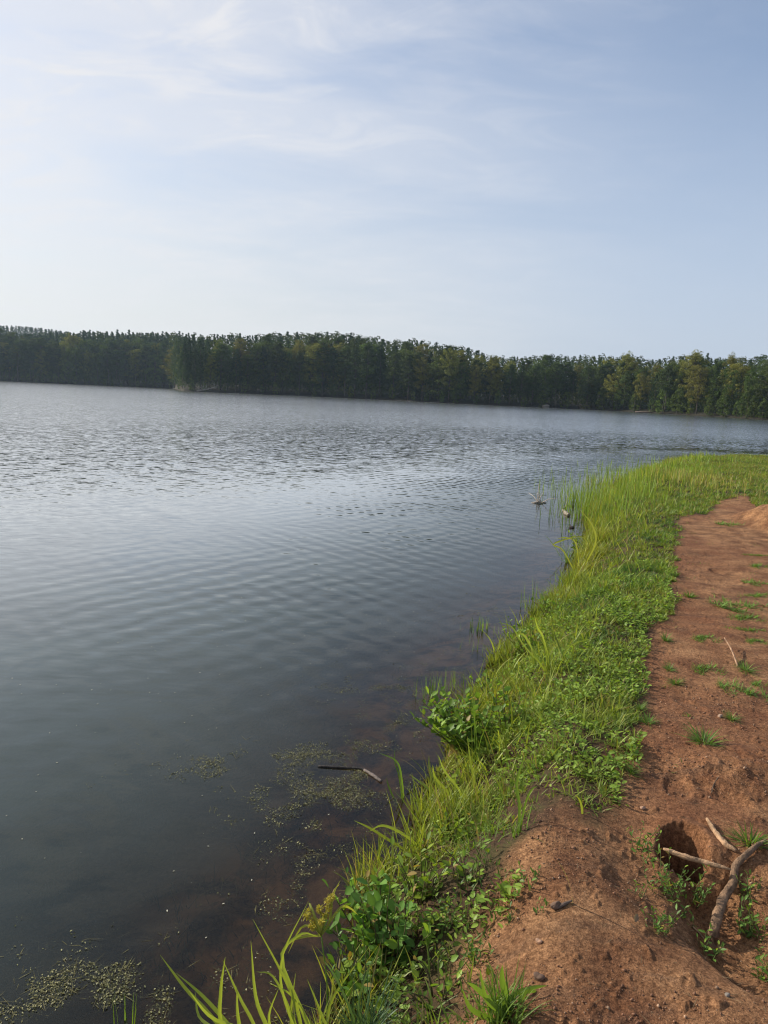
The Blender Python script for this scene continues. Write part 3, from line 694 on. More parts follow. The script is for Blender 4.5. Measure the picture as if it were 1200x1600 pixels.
# ------------------------------------------------------------------ bank grass
G1 = np.array((.170, .275, .046)); G2 = np.array((.36, .39, .075)); G3 = np.array((.085, .175, .036)); STRAW = np.array((.36, .29, .13))
def sample_area(rmin, rmax, dens, az0=-30, az1=42):
    area = (rmax ** 2 - rmin ** 2) / 2 * math.radians(az1 - az0); n = int(area * dens)
    r = np.sqrt(RNG.uniform(rmin ** 2, rmax ** 2, n)); a = np.radians(RNG.uniform(az0, az1, n))
    return np.stack([r * np.sin(a), r * np.cos(a)], 1)
K = Acc(); KT = Acc(); CV = Acc()
def filt(P, ragged=.12):
    near_ = (P[:, 0] > -3) & (P[:, 1] > -.5); P = P[near_]
    d = seg_dist(P, GRASS) * np.where(inside(P, GRASS), 1, -1) + ragged * fbm(P[:, 0] * 4, P[:, 1] * 4, 3, 91); keep = d > 0
    return P[keep], d[keep]
for (r0, r1, dens, wm) in ((1.2, 4.2, 15000, 1.0), (4.2, 8, 9500, 1.2), (8, 15, 4200, 1.6), (15, 36, 2000, 1.9)):
    cen_ = sample_area(r0, r1, dens / 13); nb_ = 14; csz = .011 * (wm ** .7)
    P = np.repeat(cen_, nb_, 0); cid = np.repeat(RNG.random(len(cen_)), nb_); off_ = RNG.normal(0, csz, P.shape); P = P + off_
    nx_ = (P[:, 0] > -3) & (P[:, 1] > -.5); P, off_, cid = P[nx_], off_[nx_], cid[nx_]
    d = seg_dist(P, GRASS) * np.where(inside(P, GRASS), 1, -1) + .12 * fbm(P[:, 0] * 4, P[:, 1] * 4, 3, 91); kk = d > 0; P, d, off_, cid = P[kk], d[kk], off_[kk], cid[kk]
    z, s = height(P[:, 0], P[:, 1]); n = len(P)
    pn = fbm(P[:, 0] * 1.7, P[:, 1] * 1.7, 3, 95); pm = fbm(P[:, 0] * 5, P[:, 1] * 5, 3, 97)
    # thin out: bare soil shows near the bottom of the bank in the foreground
    rr = np.hypot(P[:, 0], P[:, 1])
    dens_k = np.where(rr < 3.6, .12 + .55 * smooth(-.05, .35, pm), .75 + .5 * smooth(-.3, .2, pm))
    dens_k = np.where(rr < 3.0, dens_k * .6, dens_k)
    k = (RNG.random(n) < dens_k) & (s > -.12); P, d, z, s, pn, pm, rr, off_, cid = P[k], d[k], z[k], s[k], pn[k], pm[k], rr[k], off_[k], cid[k]; n = len(P)
    edge = smooth(0, .12, d)
    tall = smooth(.35, .05, s) * RNG.uniform(0, 1, n) * smooth(-.2, .3, fbm(P[:, 0] * 3, P[:, 1] * 3, 2, 301)) * 1.2
    Ln = (.030 + .045 * RNG.random(n)) * (.55 + .9 * cid) * (.6 + .4 * edge) * (1 + .5 * pn) + tall * .13 * (1 + .5 * np.clip(rr / 12, 0, 1.0))
    Ln = np.where(rr > 14, Ln * 1.25, Ln)
    straw = RNG.random(n) < .06 + .12 * smooth(.1, .4, pm) + .14 * smooth(9, 16, rr)
    f1 = smooth(-.3, .4, pn + .8 * (cid - .5) + .2 * RNG.normal(0, .5, n))
    yel = (smooth(.35, .05, s) * .45 + .30 * smooth(.0, .4, fbm(P[:, 0] * 2.3, P[:, 1] * 2.3, 2, 305)) + .35 * (cid > .8))[:, None]
    C = G1 * f1[:, None] + G3 * (1 - f1)[:, None]; C = C * (1 - yel) + G2 * yel; C = C * RNG.uniform(.75, 1.25, n)[:, None]
    C[straw] = STRAW * RNG.uniform(.6, 1.1, (straw.sum(), 1))
    a0 = np.clip(RNG.normal(.75, .35, n), .05, 1.4) * (1 - .6 * np.clip(tall, 0, 1)); bend = RNG.uniform(.1, .9, n)
    blades(K, np.c_[P, z - .004], np.arctan2(off_[:, 1], off_[:, 0]) + RNG.normal(0, .5, n), Ln, .0052 * wm * (1 + .4 * RNG.random(n)), a0, bend, C, 3, C * [1.1, 1.05, .8])
    # small round leaves of ground cover between the blades
    if r1 <= 8:
        P, d = filt(sample_area(r0, r1, 3800 if r1 < 5 else 2600), .15); z, s = height(P[:, 0], P[:, 1]); rr = np.hypot(P[:, 0], P[:, 1])
        pm = fbm(P[:, 0] * 3.1, P[:, 1] * 3.1, 3, 197); k = (s > .03) & (pm > (-.05)); P, z, rr = P[k], z[k], rr[k]; n = len(P)
        C = (G1 * .95)[None] * RNG.uniform(.6, 1.4, n)[:, None] + G2[None] * RNG.uniform(0, .35, n)[:, None]
        leaves(CV, np.c_[P, z + RNG.uniform(.005, .05, n)], RNG.uniform(0, 6.283, n), RNG.uniform(-.1, .9, n), RNG.normal(0, .4, n), RNG.uniform(.012, .034, n), .55, C)
obj('bank_grass', K.mesh('bank_grass'), MAT_GRASS, label='bright green short grass covering the bank between path and water', cat='grass', kind='stuff')
obj('ground_cover', CV.mesh('ground_cover'), MAT_LEAF, label='tiny round leaves of ground cover growing through the bank grass', cat='ground cover', kind='stuff')

# tall loose grass at the water's edge, all along the bank
K = Acc()
n = 6500; segs = np.array(sh); tpar = RNG.uniform(0, 1, n) ** 1.0
cum = np.concatenate([[0], np.cumsum(np.linalg.norm(np.diff(segs, axis=0), axis=1))]); 
q = (RNG.random(n) ** 1.6) * cum[-1] ; P = np.stack([np.interp(q, cum, segs[:, 0]), np.interp(q, cum, segs[:, 1])], 1)
P += np.c_[RNG.normal(.13, .16, n), RNG.normal(0, .1, n)] * (1 + np.clip(np.hypot(P[:, 0], P[:, 1]) / 14, 0, 1.6))[:, None]
z, s = height(P[:, 0], P[:, 1]); pn = fbm(P[:, 0] * 2.2, P[:, 1] * 2.2, 2, 99); rr = np.hypot(P[:, 0], P[:, 1])
EXC = [(735, 1150, .26), (690, 1180, .14), (600, 1500, .24), (655, 1400, .2), (828, 1020, .14)]
exm = np.ones(n, bool)
for (ex, ey, er) in EXC: exm &= np.hypot(*(P - at(ex, ey, .1)[:2]).T) > er
k = exm & (pn + RNG.normal(0, .12, n) > .02) & (s > -.10) & (s < .8) & ((rr > 3.4) | (RNG.random(n) < .3)); P, z, s, rr = P[k], z[k], s[k], rr[k]; n = len(P)
Ln = RNG.uniform(.09, .30, n) * (.85 + .15 * np.clip(rr / 10, 0, 2)); C = G1[None] * RNG.uniform(.7, 1.3, n)[:, None] * .5 + G2[None] * RNG.uniform(.3, .9, n)[:, None]
st = RNG.random(n) < .07; C[st] = STRAW
phi = np.where(RNG.random(n) < .5, RNG.uniform(2.2, 4.2, n), RNG.uniform(0, 6.28, n))
blades(K, np.c_[P, z - .005], phi, Ln, RNG.uniform(.004, .009, n) * (1 + rr / 14), RNG.uniform(.02, .5, n), RNG.uniform(.1, 1.3, n), C, 6, C * [1.1, 1.0, .8])
obj('edge_grass', K.mesh('edge_grass'), MAT_GRASS, label='taller yellow-green grass leaning out over the water edge', cat='tall grass', kind='stuff')

# reeds standing in the water by the far bend of the bank and along the far end
K = Acc()
def reed_patch(cpx, rx, ry, n, Lr, col, water=True, lean=.12, wdt=.004):
    c = at(cpx[0], cpx[1], 0)[:2]; P = c + RNG.normal(0, 1, (n, 2)) * [rx, ry]; z, s = height(P[:, 0], P[:, 1]); n = len(P)
    C = np.array(col)[None] * RNG.uniform(.7, 1.3, n)[:, None]
    blades(K, np.c_[P, np.maximum(z, -.3)], RNG.uniform(0, 6.28, n), RNG.uniform(*Lr, n) + np.clip(-z, 0, .3), wdt, np.abs(RNG.normal(0, lean, n)), RNG.uniform(0, .25, n), C, 4)
reed_patch((945, 790), .45, 1.1, 650, (.2, .42), G1 * .9 + G2 * .2, wdt=.011)
reed_patch((925, 815), .30, .9, 240, (.2, .5), G1, wdt=.010)
reed_patch((975, 765), .6, 1.3, 600, (.15, .36), G1 * .9 + G2 * .2, wdt=.013)
reed_patch((1020, 745), .8, 1.4, 600, (.12, .28), G1 + G2 * .2, wdt=.016)
reed_patch((1075, 728), .9, 1.0, 260, (.12, .34), G1 + G2 * .2, wdt=.018)
reed_patch((1045, 772), .8, 1.3, 600, (.10, .26), STRAW * .8 + G2 * .3, wdt=.013)
obj('reeds', K.mesh('reeds'), MAT_GRASS, label='dense thin green reeds standing in the shallows at the far bend of the bank', cat='reeds', kind='stuff')

# ------------------------------------------------------------------ floating and sunken weed
K = Acc()
PATCH = [((430, 1185), .30, .07, 420, 18), ((350, 1205), .10, .05, 60, 10), ((470, 1250), .16, .16, 260, 30), ((540, 1240), .20, .10, 260, 12), ((500, 1330), .12, .22, 160, 0), ((620, 1135), .12, .10, 130, 0),
         ((600, 1075), .22, .10, 170, 10), ((680, 1085), .25, .16, 260, 0), ((720, 1040), .35, .2, 120, 0), ((60, 1540), .22, .08, 200, 0), ((150, 1560), .26, .09, 320, 5), ((230, 1510), .12, .06, 110, 20),
         ((200, 1590), .3, .05, 170, 0), ((440, 1390), .10, .10, 40, 0), ((560, 1210), .08, .05, 50, 0), ((810, 950), .4, .4, 90, 0), ((760, 960), .3, .25, 80, 0), ((880, 850), .4, .8, 60, 0), ((565, 1170), .1, .05, 40, 0)]
for (c, rx, ry, n, rot) in PATCH:
    c = at(c[0], c[1], 0)[:2]; ra = math.radians(rot); n = int(n * 3.2); u = RNG.normal(0, 1, (n, 2)) * [rx, ry]
    P = c + np.stack([u[:, 0] * math.cos(ra) - u[:, 1] * math.sin(ra), u[:, 0] * math.sin(ra) + u[:, 1] * math.cos(ra)], 1)
    k = fbm(P[:, 0] * 11, P[:, 1] * 11, 3, 111) > .10; P = P[k]; n = len(P)
    z, s = height(P[:, 0], P[:, 1]); k = z < -.01; P = P[k]; n = len(P)
    if not n: continue
    for rep in range(7):
        J = P + RNG.normal(0, .011, P.shape)
        C = np.array((.22, .21, .095))[None] * RNG.uniform(.35, 1.3, n)[:, None]
        leaves(K, np.c_[J, np.where(RNG.random(n) < .3, RNG.uniform(.0, .005, n), RNG.uniform(-.014, 0, n))], RNG.uniform(0, 6.28, n), RNG.normal(.05, .3, n), RNG.normal(0, .4, n), RNG.uniform(.003, .010, n), .6, C)
for (c, rx, ry, n, rot) in PATCH:
    c = at(c[0], c[1], 0)[:2]; P = c + RNG.normal(0, 1, (n * 2, 2)) * [rx * 1.1, ry * 1.2]; P = P[fbm(P[:, 0] * 11, P[:, 1] * 11, 3, 111) > 0]
    z, s = height(P[:, 0], P[:, 1]); P = P[z < -.02]; n = len(P)
    if n: blades(K, np.c_[P, RNG.uniform(-.012, .002, n)], RNG.uniform(0, 6.28, n), RNG.uniform(.015, .07, n), .0022, 1.5, RNG.uniform(-.15, .15, n), np.array((.20, .18, .08)) * RNG.uniform(.4, 1.2, (n, 1)), 3, twist=0)
n = 260; P = np.stack([RNG.uniform(-3.2, .8, n), RNG.uniform(2.2, 7, n)], 1); z, s = height(P[:, 0], P[:, 1]); k = z < -.02; P = P[k]; n = len(P)
leaves(K, np.c_[P, np.full(n, .003)], RNG.uniform(0, 6.28, n), .05, 0.1, RNG.uniform(.004, .012, n), .5, np.array((.45, .42, .33)))
obj('pondweed', K.mesh('pondweed'), MAT_ALGAE, label='pale olive scraps of pondweed floating on the dark shallows', cat='pondweed', kind='stuff')
K = Acc(); n = 9000; q = RNG.random(n) ** 1.3 * cum[9]; P = np.stack([np.interp(q, cum, segs[:, 0]), np.interp(q, cum, segs[:, 1])], 1)
u = np.abs(RNG.normal(.9, .6, n)); P += np.c_[-u, .35 * u]; z, s = height(P[:, 0], P[:, 1]); pw = fbm(P[:, 0] * 2.0, P[:, 1] * 2.0, 3, 121)
k = (z < -.05) & (pw > 0); P, z = P[k], z[k]; n = len(P)
blades(K, np.c_[P, z - .01], RNG.uniform(0, 6.28, n), np.minimum(RNG.uniform(.03, .14, n), -z * .9), .004, RNG.uniform(.2, 1.0, n), RNG.uniform(0, 1, n), np.array((.085, .075, .035)) * RNG.uniform(.4, 1.5, n)[:, None], 3)
obj('underwater_weeds', K.mesh('underwater_weeds'), MAT_ALGAE, label='brown feathery weeds growing under water on the red lake bed', cat='water weeds', kind='stuff')

# ------------------------------------------------------------------ crumbs and gravel on the clay
K = Acc(); oct_v = np.array([(1, 0, 0), (-1, 0, 0), (0, 1, 0), (0, -1, 0), (0, 0, 1), (0, 0, -1)], float); oct_f = np.array([(0, 2, 4), (2, 1, 4), (1, 3, 4), (3, 0, 4), (2, 0, 5), (1, 2, 5), (3, 1, 5), (0, 3, 5)])
P = np.concatenate([sample_area(1.5, 4.5, 4200, 0, 38), sample_area(4.5, 12, 260, 10, 38)]); z, s = height(P[:, 0], P[:, 1])
ins = inside(P, GRASS); cl_ = fbm(P[:, 0] * 3, P[:, 1] * 3, 3, 131); k = (s > .25) & (~ins | (RNG.random(len(P)) < .3)) & (cl_ + RNG.normal(0, .25, len(P)) > .05); P, z = P[k], z[k]; n = len(P)
sz = np.minimum(.0016 * (1 - RNG.random(n)) ** -.42, .0062); sq = RNG.uniform(.6, 1.3, (n, 1, 3)); J = RNG.uniform(-.25, .25, (n, 6, 3))
V = np.c_[P, z + sz * .4][:, None] + (oct_v[None] + J) * sz[:, None, None] * sq
C = np.where(RNG.random(n)[:, None] < .22, np.array([[.30, .19, .12]]), np.array([[.20, .10, .055]])) * RNG.uniform(.6, 1.25, n)[:, None]
K.add(V.reshape(-1, 3), (np.arange(n)[:, None, None] * 6 + oct_f[None]).reshape(-1, 3), np.repeat(C, 6, 0))
obj('gravel', K.mesh('gravel'), MAT_STONE, label='clay crumbs and tiny pebbles scattered over the bare red path', cat='gravel', kind='stuff')
K = Acc(); cen_ = sample_area(3.2, 13, 6.0, 8, 38); zc_, sc_ = height(cen_[:, 0], cen_[:, 1]); dgr = seg_dist(cen_, GRASS) * np.where(inside(cen_, GRASS), 1, -1)
k = (sc_ > .3) & (dgr < 0) & ((dgr > -.35) | (fbm(cen_[:, 0] * 1.3, cen_[:, 1] * 1.3, 2, 401) + .25 * smooth(28, 34, np.degrees(np.arctan2(cen_[:, 0], cen_[:, 1]))) > .18)); cen_ = cen_[k]
m_ = 11; P = np.repeat(cen_, m_, 0) + RNG.normal(0, 1, (len(cen_) * m_, 2)) * np.repeat(RNG.uniform(.008, .05, len(cen_)), m_)[:, None]; z, s = height(P[:, 0], P[:, 1]); n = len(P)
blades(K, np.c_[P, z - .004], RNG.uniform(0, 6.28, n), RNG.uniform(.012, .045, n), .0045, np.clip(RNG.normal(1.0, .3, n), .1, 1.45), RNG.uniform(.1, .6, n), (G1 * .8)[None] * RNG.uniform(.6, 1.3, (n, 1)), 3)
obj('path_sprigs', K.mesh('path_sprigs'), MAT_GRASS, label='sparse tiny grass sprigs creeping over the bare red path', cat='grass sprigs', kind='stuff')
# dead straw and leaf litter on the path and bank
K = Acc(); P = np.concatenate([sample_area(1.5, 5, 160, 0, 38), sample_area(5, 14, 30, 10, 38)]); z, s = height(P[:, 0], P[:, 1]); k = s > .2; P, z = P[k], z[k]; n = len(P)
blades(K, np.c_[P, z + .003], RNG.uniform(0, 6.28, n), RNG.uniform(.01, .05, n), .0022, 1.5, .1, np.array((.30, .22, .13)) * RNG.uniform(.3, 1.2, n)[:, None], 2, twist=0)
obj('litter', K.mesh('litter'), MAT_GRASS, label='dry straw bits and dead stalks lying on the path', cat='litter', kind='stuff')

# ------------------------------------------------------------------ grass tufts on the path
def tuft_mesh(seed, n=70, Lr=(.05, .11), w_=.0055, spread=1.0, cols=(G1, G3), up=.0, base=.02):
    global RNG
    keep_ = RNG; RNG = np.random.default_rng(seed); K = Acc()
    ph = RNG.uniform(0, 6.28, n); b = np.c_[np.cos(ph), np.sin(ph)] * (RNG.random(n) ** .5 * base)[:, None]
    C = cols[0] * RNG.uniform(0, 1, n)[:, None]; C = C + cols[1] * (1 - C[:, :1] / cols[0][0]); C = C * RNG.uniform(.8, 1.35, n)[:, None]
    st = RNG.random(n) < .06; C[st] = STRAW * .8
    blades(K, np.c_[b, np.full(n, -.004)], ph + RNG.normal(0, .5, n), RNG.uniform(*Lr, n), w_ * RNG.uniform(.7, 1.2, n), np.clip(RNG.normal(.95, .35, n) * spread - up, 0, 1.45), RNG.uniform(.1, .7, n) * spread, C, 4, C * [1.15, 1.05, .8])
    RNG = keep_; return K.mesh('tuft')
def patch_mesh(seed, rx, ry, n, Lr=(.03, .07)):
    global RNG
    keep_ = RNG; RNG = np.random.default_rng(seed); K = Acc(); k0 = 14; cen = RNG.normal(0, .5, (k0, 2)) * [rx, ry]; id_ = RNG.integers(0, k0, n)
    b = cen[id_] + RNG.normal(0, .012, (n, 2)); C = G1 * RNG.uniform(.6, 1.3, n)[:, None] * .8 + G3 * .4
    blades(K, np.c_[b, np.full(n, -.006)], RNG.uniform(0, 6.28, n), RNG.uniform(*Lr, n), .0052, np.clip(RNG.normal(1.0, .3, n), .1, 1.45), RNG.uniform(.1, .6, n), C, 3)
    RNG = keep_; return K.mesh('patch')
TUFTS = [tuft_mesh(200 + i, 90) for i in range(3)]; PATCHES = [patch_mesh(210 + i, .14, .07, 260) for i in range(3)]
GRP = 'grass tufts on the bare path'
TL = [  # px, py, width px, type, label
    (1100, 1160, 62, 't', 'largest lone grass tuft with broad blades in the middle of the path'),
    (1165, 1048, 38, 't', 'dense round grass tuft with a pale dry twig sticking out of it'),
    (1150, 948, 85, 'p', 'widest flat grass patch on the path, nearest to the right bank end'),
    (1172, 968, 62, 'p', 'long grass patch just below the widest patch on the path'),
    (1168, 985, 40, 'p', 'small thin grass patch under two wider ones at the right'),
    (1182, 912, 48, 'p', 'grass patch at the right photo edge above the widest patch'),
    (1188, 885, 34, 'p', 'small grass patch at right edge, farthest but one on the path'),
    (1183, 868, 26, 'p', 'tiny far grass patch at the right edge of the path'),
    (1077, 933, 26, 't', 'tiny lone tuft left of the widest grass patch'),
    (1107, 998, 48, 'p', 'thin creeping grass strip in mid path below the widest patch'),
    (1040, 1001, 30, 't', 'small tuft just off the grass verge beside the thin strip'),
    (1045, 1046, 30, 't', 'sparse tuft near the verge, level with the tuft holding a twig'),
    (1110, 1047, 56, 'p', 'thin creeping strip of grass left of the tuft with twig'),
    (1055, 1068, 28, 't', 'little flat tuft alone below the creeping strip'),
    (1150, 1078, 70, 'p', 'diagonal creeping grass patch below the tuft with twig'),
    (1188, 1070, 36, 'p', 'green grass patch at the right edge beside the diagonal patch'),
    (1142, 1124, 28, 't', 'flattened brownish tuft with a dead leaf, above the largest tuft'),
    (985, 1208, 34, 't', 'lone tuft right of the lower tip of the grass verge'),
    (1012, 1130, 38, 't', 'tuft reaching onto the path from the verge above its lower tip'),
    (1000, 1108, 30, 't', 'tuft creeping off the verge just above the neighbouring one'),
    (1138, 820, 42, 'p', 'far grass patch in front of the red earth mound'),
    (1185, 1003, 34, 'p', 'grass patch at the right edge between two patch rows'),
    (1180, 932, 50, 'p', 'ragged patch merging with the right end of the widest patch'),
    (1172, 1318, 62, 't', 'upright green tuft growing on top of the gnarled root'),
]
first = {}
for i, (px, py, wpx, ty, lab) in enumerate(TL):
    P = hit(px, py); dist = np.linalg.norm(P - CAM); wm = wpx / FPX * dist
    me = (TUFTS if ty == 't' else PATCHES)[i % 3]; s_ = wm / (.17 if ty == 't' else .30)
    P[2] = hz(P[0], P[1])
    o = obj('grass_tuft' if ty == 't' else 'grass_patch', me, MAT_GRASS, loc=P, label=lab, cat='grass tuft' if ty == 't' else 'grass patch', group=GRP)
    o.rotation_euler = (0, 0, i * 1.7 if ty == 't' else random.Random(i).uniform(-.35, .35)); sz_ = s_ if ty == 't' else max(s_, .7); o.scale = (s_ * (1 + .25 * math.sin(i * 2.1)), s_ * (1 if ty == 't' else 1.2) * (1 - .25 * math.sin(i * 2.1)), min(1.2, max(.6, s_ * (.85 + .2 * math.sin(i * 3.3)))))

# ------------------------------------------------------------------ leafy plants
def plant(name, P, seed, nst, hgt, llen, ratio, spread, col, label, cat, group=None, gap=.028, lean=(0, 0), stemcol=(.10, .09, .03), rad=.003, colvar=.3, pitch=.35):
    rg = np.random.default_rng(seed); S = Acc(); K = Acc()
    for i in range(nst):
        a = rg.uniform(0, 6.28); sp = spread * rg.uniform(.2, 1); h_ = hgt * rg.uniform(.55, 1.0)
        b = np.array([math.cos(a), math.sin(a), 0]) * sp * .35; top = np.array([math.cos(a) * sp + lean[0] * h_, math.sin(a) * sp + lean[1] * h_, h_])
        pts = resample([b - [0, 0, .02], b * .6 + top * .4 + rg.normal(0, .01, 3), top], 7); tube(S, pts, np.linspace(rad, rad * .4, 7), stemcol, 5)
        n = max(3, int(np.linalg.norm(top - b) / gap)); tt = np.linspace(.22, 1, n); Q = np.stack([np.interp(tt * 6, range(7), pts[:, k]) for k in range(3)], 1)
        ph = np.arange(n) * 2.4 + rg.uniform(0, 6); pit = pitch + .5 * tt + rg.normal(0, .25, n)
        cc = np.array(col)[None] * rg.uniform(1 - colvar, 1 + colvar, n)[:, None] + np.array((.09, .09, 0)) * (rg.random(n) < .18)[:, None]
        cc = np.where(rg.random((n, 1)) < .05, np.array([[.30, .22, .07]]), cc)
        leaves(K, Q, ph, pit, rg.normal(0, .45, n), llen * rg.uniform(.42, 1.2, n) * (1.05 - .35 * tt), ratio, cc)
    r_ = obj(name, None, loc=P); obj('stems', S.mesh('stems'), MAT_BARK, r_); obj('foliage', K.mesh('foliage'), MAT_LEAF, r_)
    tag(r_, label, cat, group); return r_
LG = (.16, .27, .042)
def pl(px, py, *a, water=False, **k):
    P = hit(px, py, water); P[2] = hz(P[0], P[1]); return plant(k.pop('name', 'leafy_shrub'), P, *a, **k)
SG = 'leafy shrubs at the water edge'
pl(735, 1165, 1, 60, .25, .064, .62, .25, LG, label='glossy leafy shrub leaning over the water halfway along the near bank', cat='shrub', group=SG, lean=(-.5, 0), gap=.021)
pl(790, 1140, 2, 16, .24, .055, .6, .16, LG, label='darker leafy shrub just behind the glossy one, up the bank', cat='shrub', group=SG, lean=(-.2, 0))
pl(828, 1020, 3, 14, .26, .055, .6, .18, LG, label='small leafy shrub at the water edge under an arching blade', cat='shrub', group=SG, lean=(-.3, 0))
pl(600, 1500, 4, 30, .25, .062, .62, .19, (.13, .25, .05), label='dense round-leaved shrub in the foreground behind the yellow flower head', cat='shrub', group=SG, gap=.022, lean=(-.15, 0))
pl(560, 1560, 5, 14, .22, .055, .62, .15, (.10, .20, .035), label='low leafy shrub at the foot of the foreground blades', cat='shrub', group=SG, lean=(-.2, 0))
pl(655, 1400, 6, 22, .17, .05, .6, .17, (.17, .26, .035), label='bright yellow-green leafy shrub between long blades and the clay bank', cat='shrub', group=SG)
pl(735, 1375, 7, 14, .15, .04, .55, .13, LG, label='small leafy shrub at the top of the bank beside the clay lump', cat='shrub', group=SG)
pl(905, 860, 8, 12, .28, .06, .55, .2, LG, label='leafy shrub at the water edge near the far reeds', cat='shrub', group=SG)
pl(772, 1085, 51, 14, .16, .05, .6, .14, LG, label='small leafy shrub between the glossy one and the arching blades', cat='shrub', group=SG, lean=(-.4, 0))
pl(862, 965, 52, 12, .20, .05, .6, .16, LG, label='leafy plant at the edge just above the arching pale blades', cat='shrub', group=SG, lean=(-.3, 0))
pl(705, 1240, 53, 12, .13, .045, .6, .12, (.17, .26, .045), label='low leafy plant at the edge beneath the glossy leafy shrub', cat='shrub', group=SG, lean=(-.3, 0))
pl(710, 1310, 54, 14, .13, .045, .6, .13, (.17, .26, .045), label='low leafy plant beside the blades arching over the red shallows', cat='shrub', group=SG)
pl(640, 1470, 55, 14, .13, .042, .6, .14, LG, label='low leafy plant on the bank right of the round-leaved shrub', cat='shrub', group=SG)
pl(690, 1560, 56, 14, .10, .040, .6, .14, LG, label='low leafy plant between fine blue-green grass and the broad-bladed clump', cat='shrub', group=SG)
WG = 'small weeds on the clay'
WL = [(700, 1455, .12, 10, 'creeping weed with small leaves on the clay right of the foreground shrub'), (745, 1500, .08, 12, 'low weed patch on crumbly clay above the large broad-bladed clump'),
      (690, 1510, .07, 12, 'low green weed left of the patch on crumbly clay'), (825, 1385, .07, 5, 'small weed at the lower left foot of the clay lump'),
      (840, 1425, .05, 4, 'tiny seedling alone on the shaded clay'), (800, 1440, .05, 5, 'small weed between seedling and bank'),
      (1000, 1335, .11, 9, 'round-leaved weed hugging the left rim of the burrow'), (1040, 1395, .13, 14, 'tallest leafy weed clump in front of the burrow'),
      (1028, 1455, .09, 11, 'lowest weed clump in the hollow below the burrow'), (1082, 1405, .11, 9, 'slender weed with a thin flower stalk right in front of the burrow'),
      (1075, 1440, .05, 5, 'weed with one broad leaf lying near the root'), (1105, 1490, .07, 9, 'small weed growing at the foot of the gnarled root'),
      (1175, 1460, .11, 12, 'shaded leafy weed in the hollow right of the root'), (1190, 1520, .10, 10, 'broad-leaved weed at the lower right edge'),
      (1170, 1400, .08, 8, 'weed behind the root at the right edge of the hollow'), (1000, 1400, .05, 5, 'thin weed on the shaded left rim of the hollow')]
for i, (px, py, h_, ns, lab) in enumerate(WL):
    pl(px, py, 30 + i, ns, h_, .026, .42, h_ * .75, (.11, .205, .04), label=lab, cat='weed', group=WG, gap=.012, rad=.0015, name='small_weed', stemcol=(.09, .12, .03))

# ------------------------------------------------------------------ large blades and sedges
def blade_clump(name, px, py, blades_px, label, cat, width=.011, col=G1 * .55 + G2 * .6, group=None, water=False, extra=0, Lx=.3, dep=None, seed=0):
    P = hit(px, py, water); P[2] = hz(P[0], P[1]); d0 = depth_of(P); rg = np.random.default_rng(seed + 900); K = Acc()
    for b in blades_px:
        dd = rg.uniform(-.10, .12); pts = [P + rg.normal(0, .01, 3) * [1, 1, 0] - [0, 0, .02]]
        for j, (x, y) in enumerate(b): pts.append(pz(x, y, d0 + dd * (j + 1) / len(b)))
        ribbon(K, np.array(pts) - P, width * rg.uniform(.75, 1.2), np.asarray(col) * rg.uniform(.8, 1.25), 14)
    if extra:
        global RNG
        kp = RNG; RNG = rg; n = extra
        blades(K, np.c_[rg.normal(0, .03, (n, 2)), np.full(n, -.01)], rg.uniform(0, 6.28, n), rg.uniform(.4, 1, n) * Lx, .005, np.abs(rg.normal(.25, .2, n)), rg.uniform(.2, 1.1, n), np.asarray(col) * rg.uniform(.6, 1.3, (n, 1)), 7); RNG = kp
    return obj(name, K.mesh(name), MAT_GRASS, loc=P, label=label, cat=cat, group=group)
BG = 'tall blade clumps at the water edge'
blade_clump('blade_clump', 420, 1690, [[(340, 1600), (290, 1545), (250, 1492)], [(370, 1620), (320, 1560), (275, 1520)], [(350, 1610), (345, 1550), (352, 1495)], [(385, 1640), (372, 1590), (370, 1540)],
            [(400, 1610), (375, 1560), (348, 1500)], [(420, 1620), (400, 1560), (392, 1470)], [(390, 1620), (330, 1590), (295, 1548)], [(350, 1620), (312, 1590), (305, 1550)], [(430, 1640), (420, 1590), (435, 1545)]],
            'broad arching blades fanning out at the very bottom left of the bank', 'grass clump', .011, group=BG, extra=26, Lx=.22, seed=1)
blade_clump('blade_clump', 500, 1680, [[(450, 1580), (440, 1500), (482, 1408)], [(470, 1600), (450, 1540), (395, 1436)], [(480, 1600), (440, 1500), (470, 1460), (498, 1464)], [(490, 1620), (460, 1560), (420, 1535)],
            [(470, 1620), (430, 1530), (400, 1518)], [(510, 1620), (520, 1560), (578, 1478)], [(520, 1640), (500, 1580), (480, 1530)], [(460, 1640), (455, 1580), (462, 1520)]],
            'tallest upright blades crossing in front of the yellow flower head', 'grass clump', .009, group=BG, extra=34, Lx=.25, seed=2)
blade_clump('blade_clump', 575, 1640, [[(540, 1560), (520, 1520), (505, 1500)], [(560, 1580), (570, 1530), (592, 1480)]], 'dense fine blue-green grass clump at the bottom edge below the round-leaved shrub', 'grass clump', .006, np.array((.09, .16, .07)), BG, extra=150, Lx=.24, seed=3)
blade_clump('blade_clump', 665, 1335, [[(620, 1320), (580, 1295), (553, 1282)], [(640, 1310), (600, 1290), (575, 1300)]], 'two long blades arching left over the shallow red lake bed', 'grass clump', .012, group=BG, extra=14, Lx=.16, seed=4)
blade_clump('blade_clump', 628, 1250, [[(624, 1215), (617, 1190), (617, 1168)], [(628, 1220), (620, 1190), (592, 1176)], [(612, 1240), (606, 1225), (604, 1215)]], 'lone forked blade standing in the water beside the dark stick', 'grass clump', .009, G1, BG, water=True, seed=5)
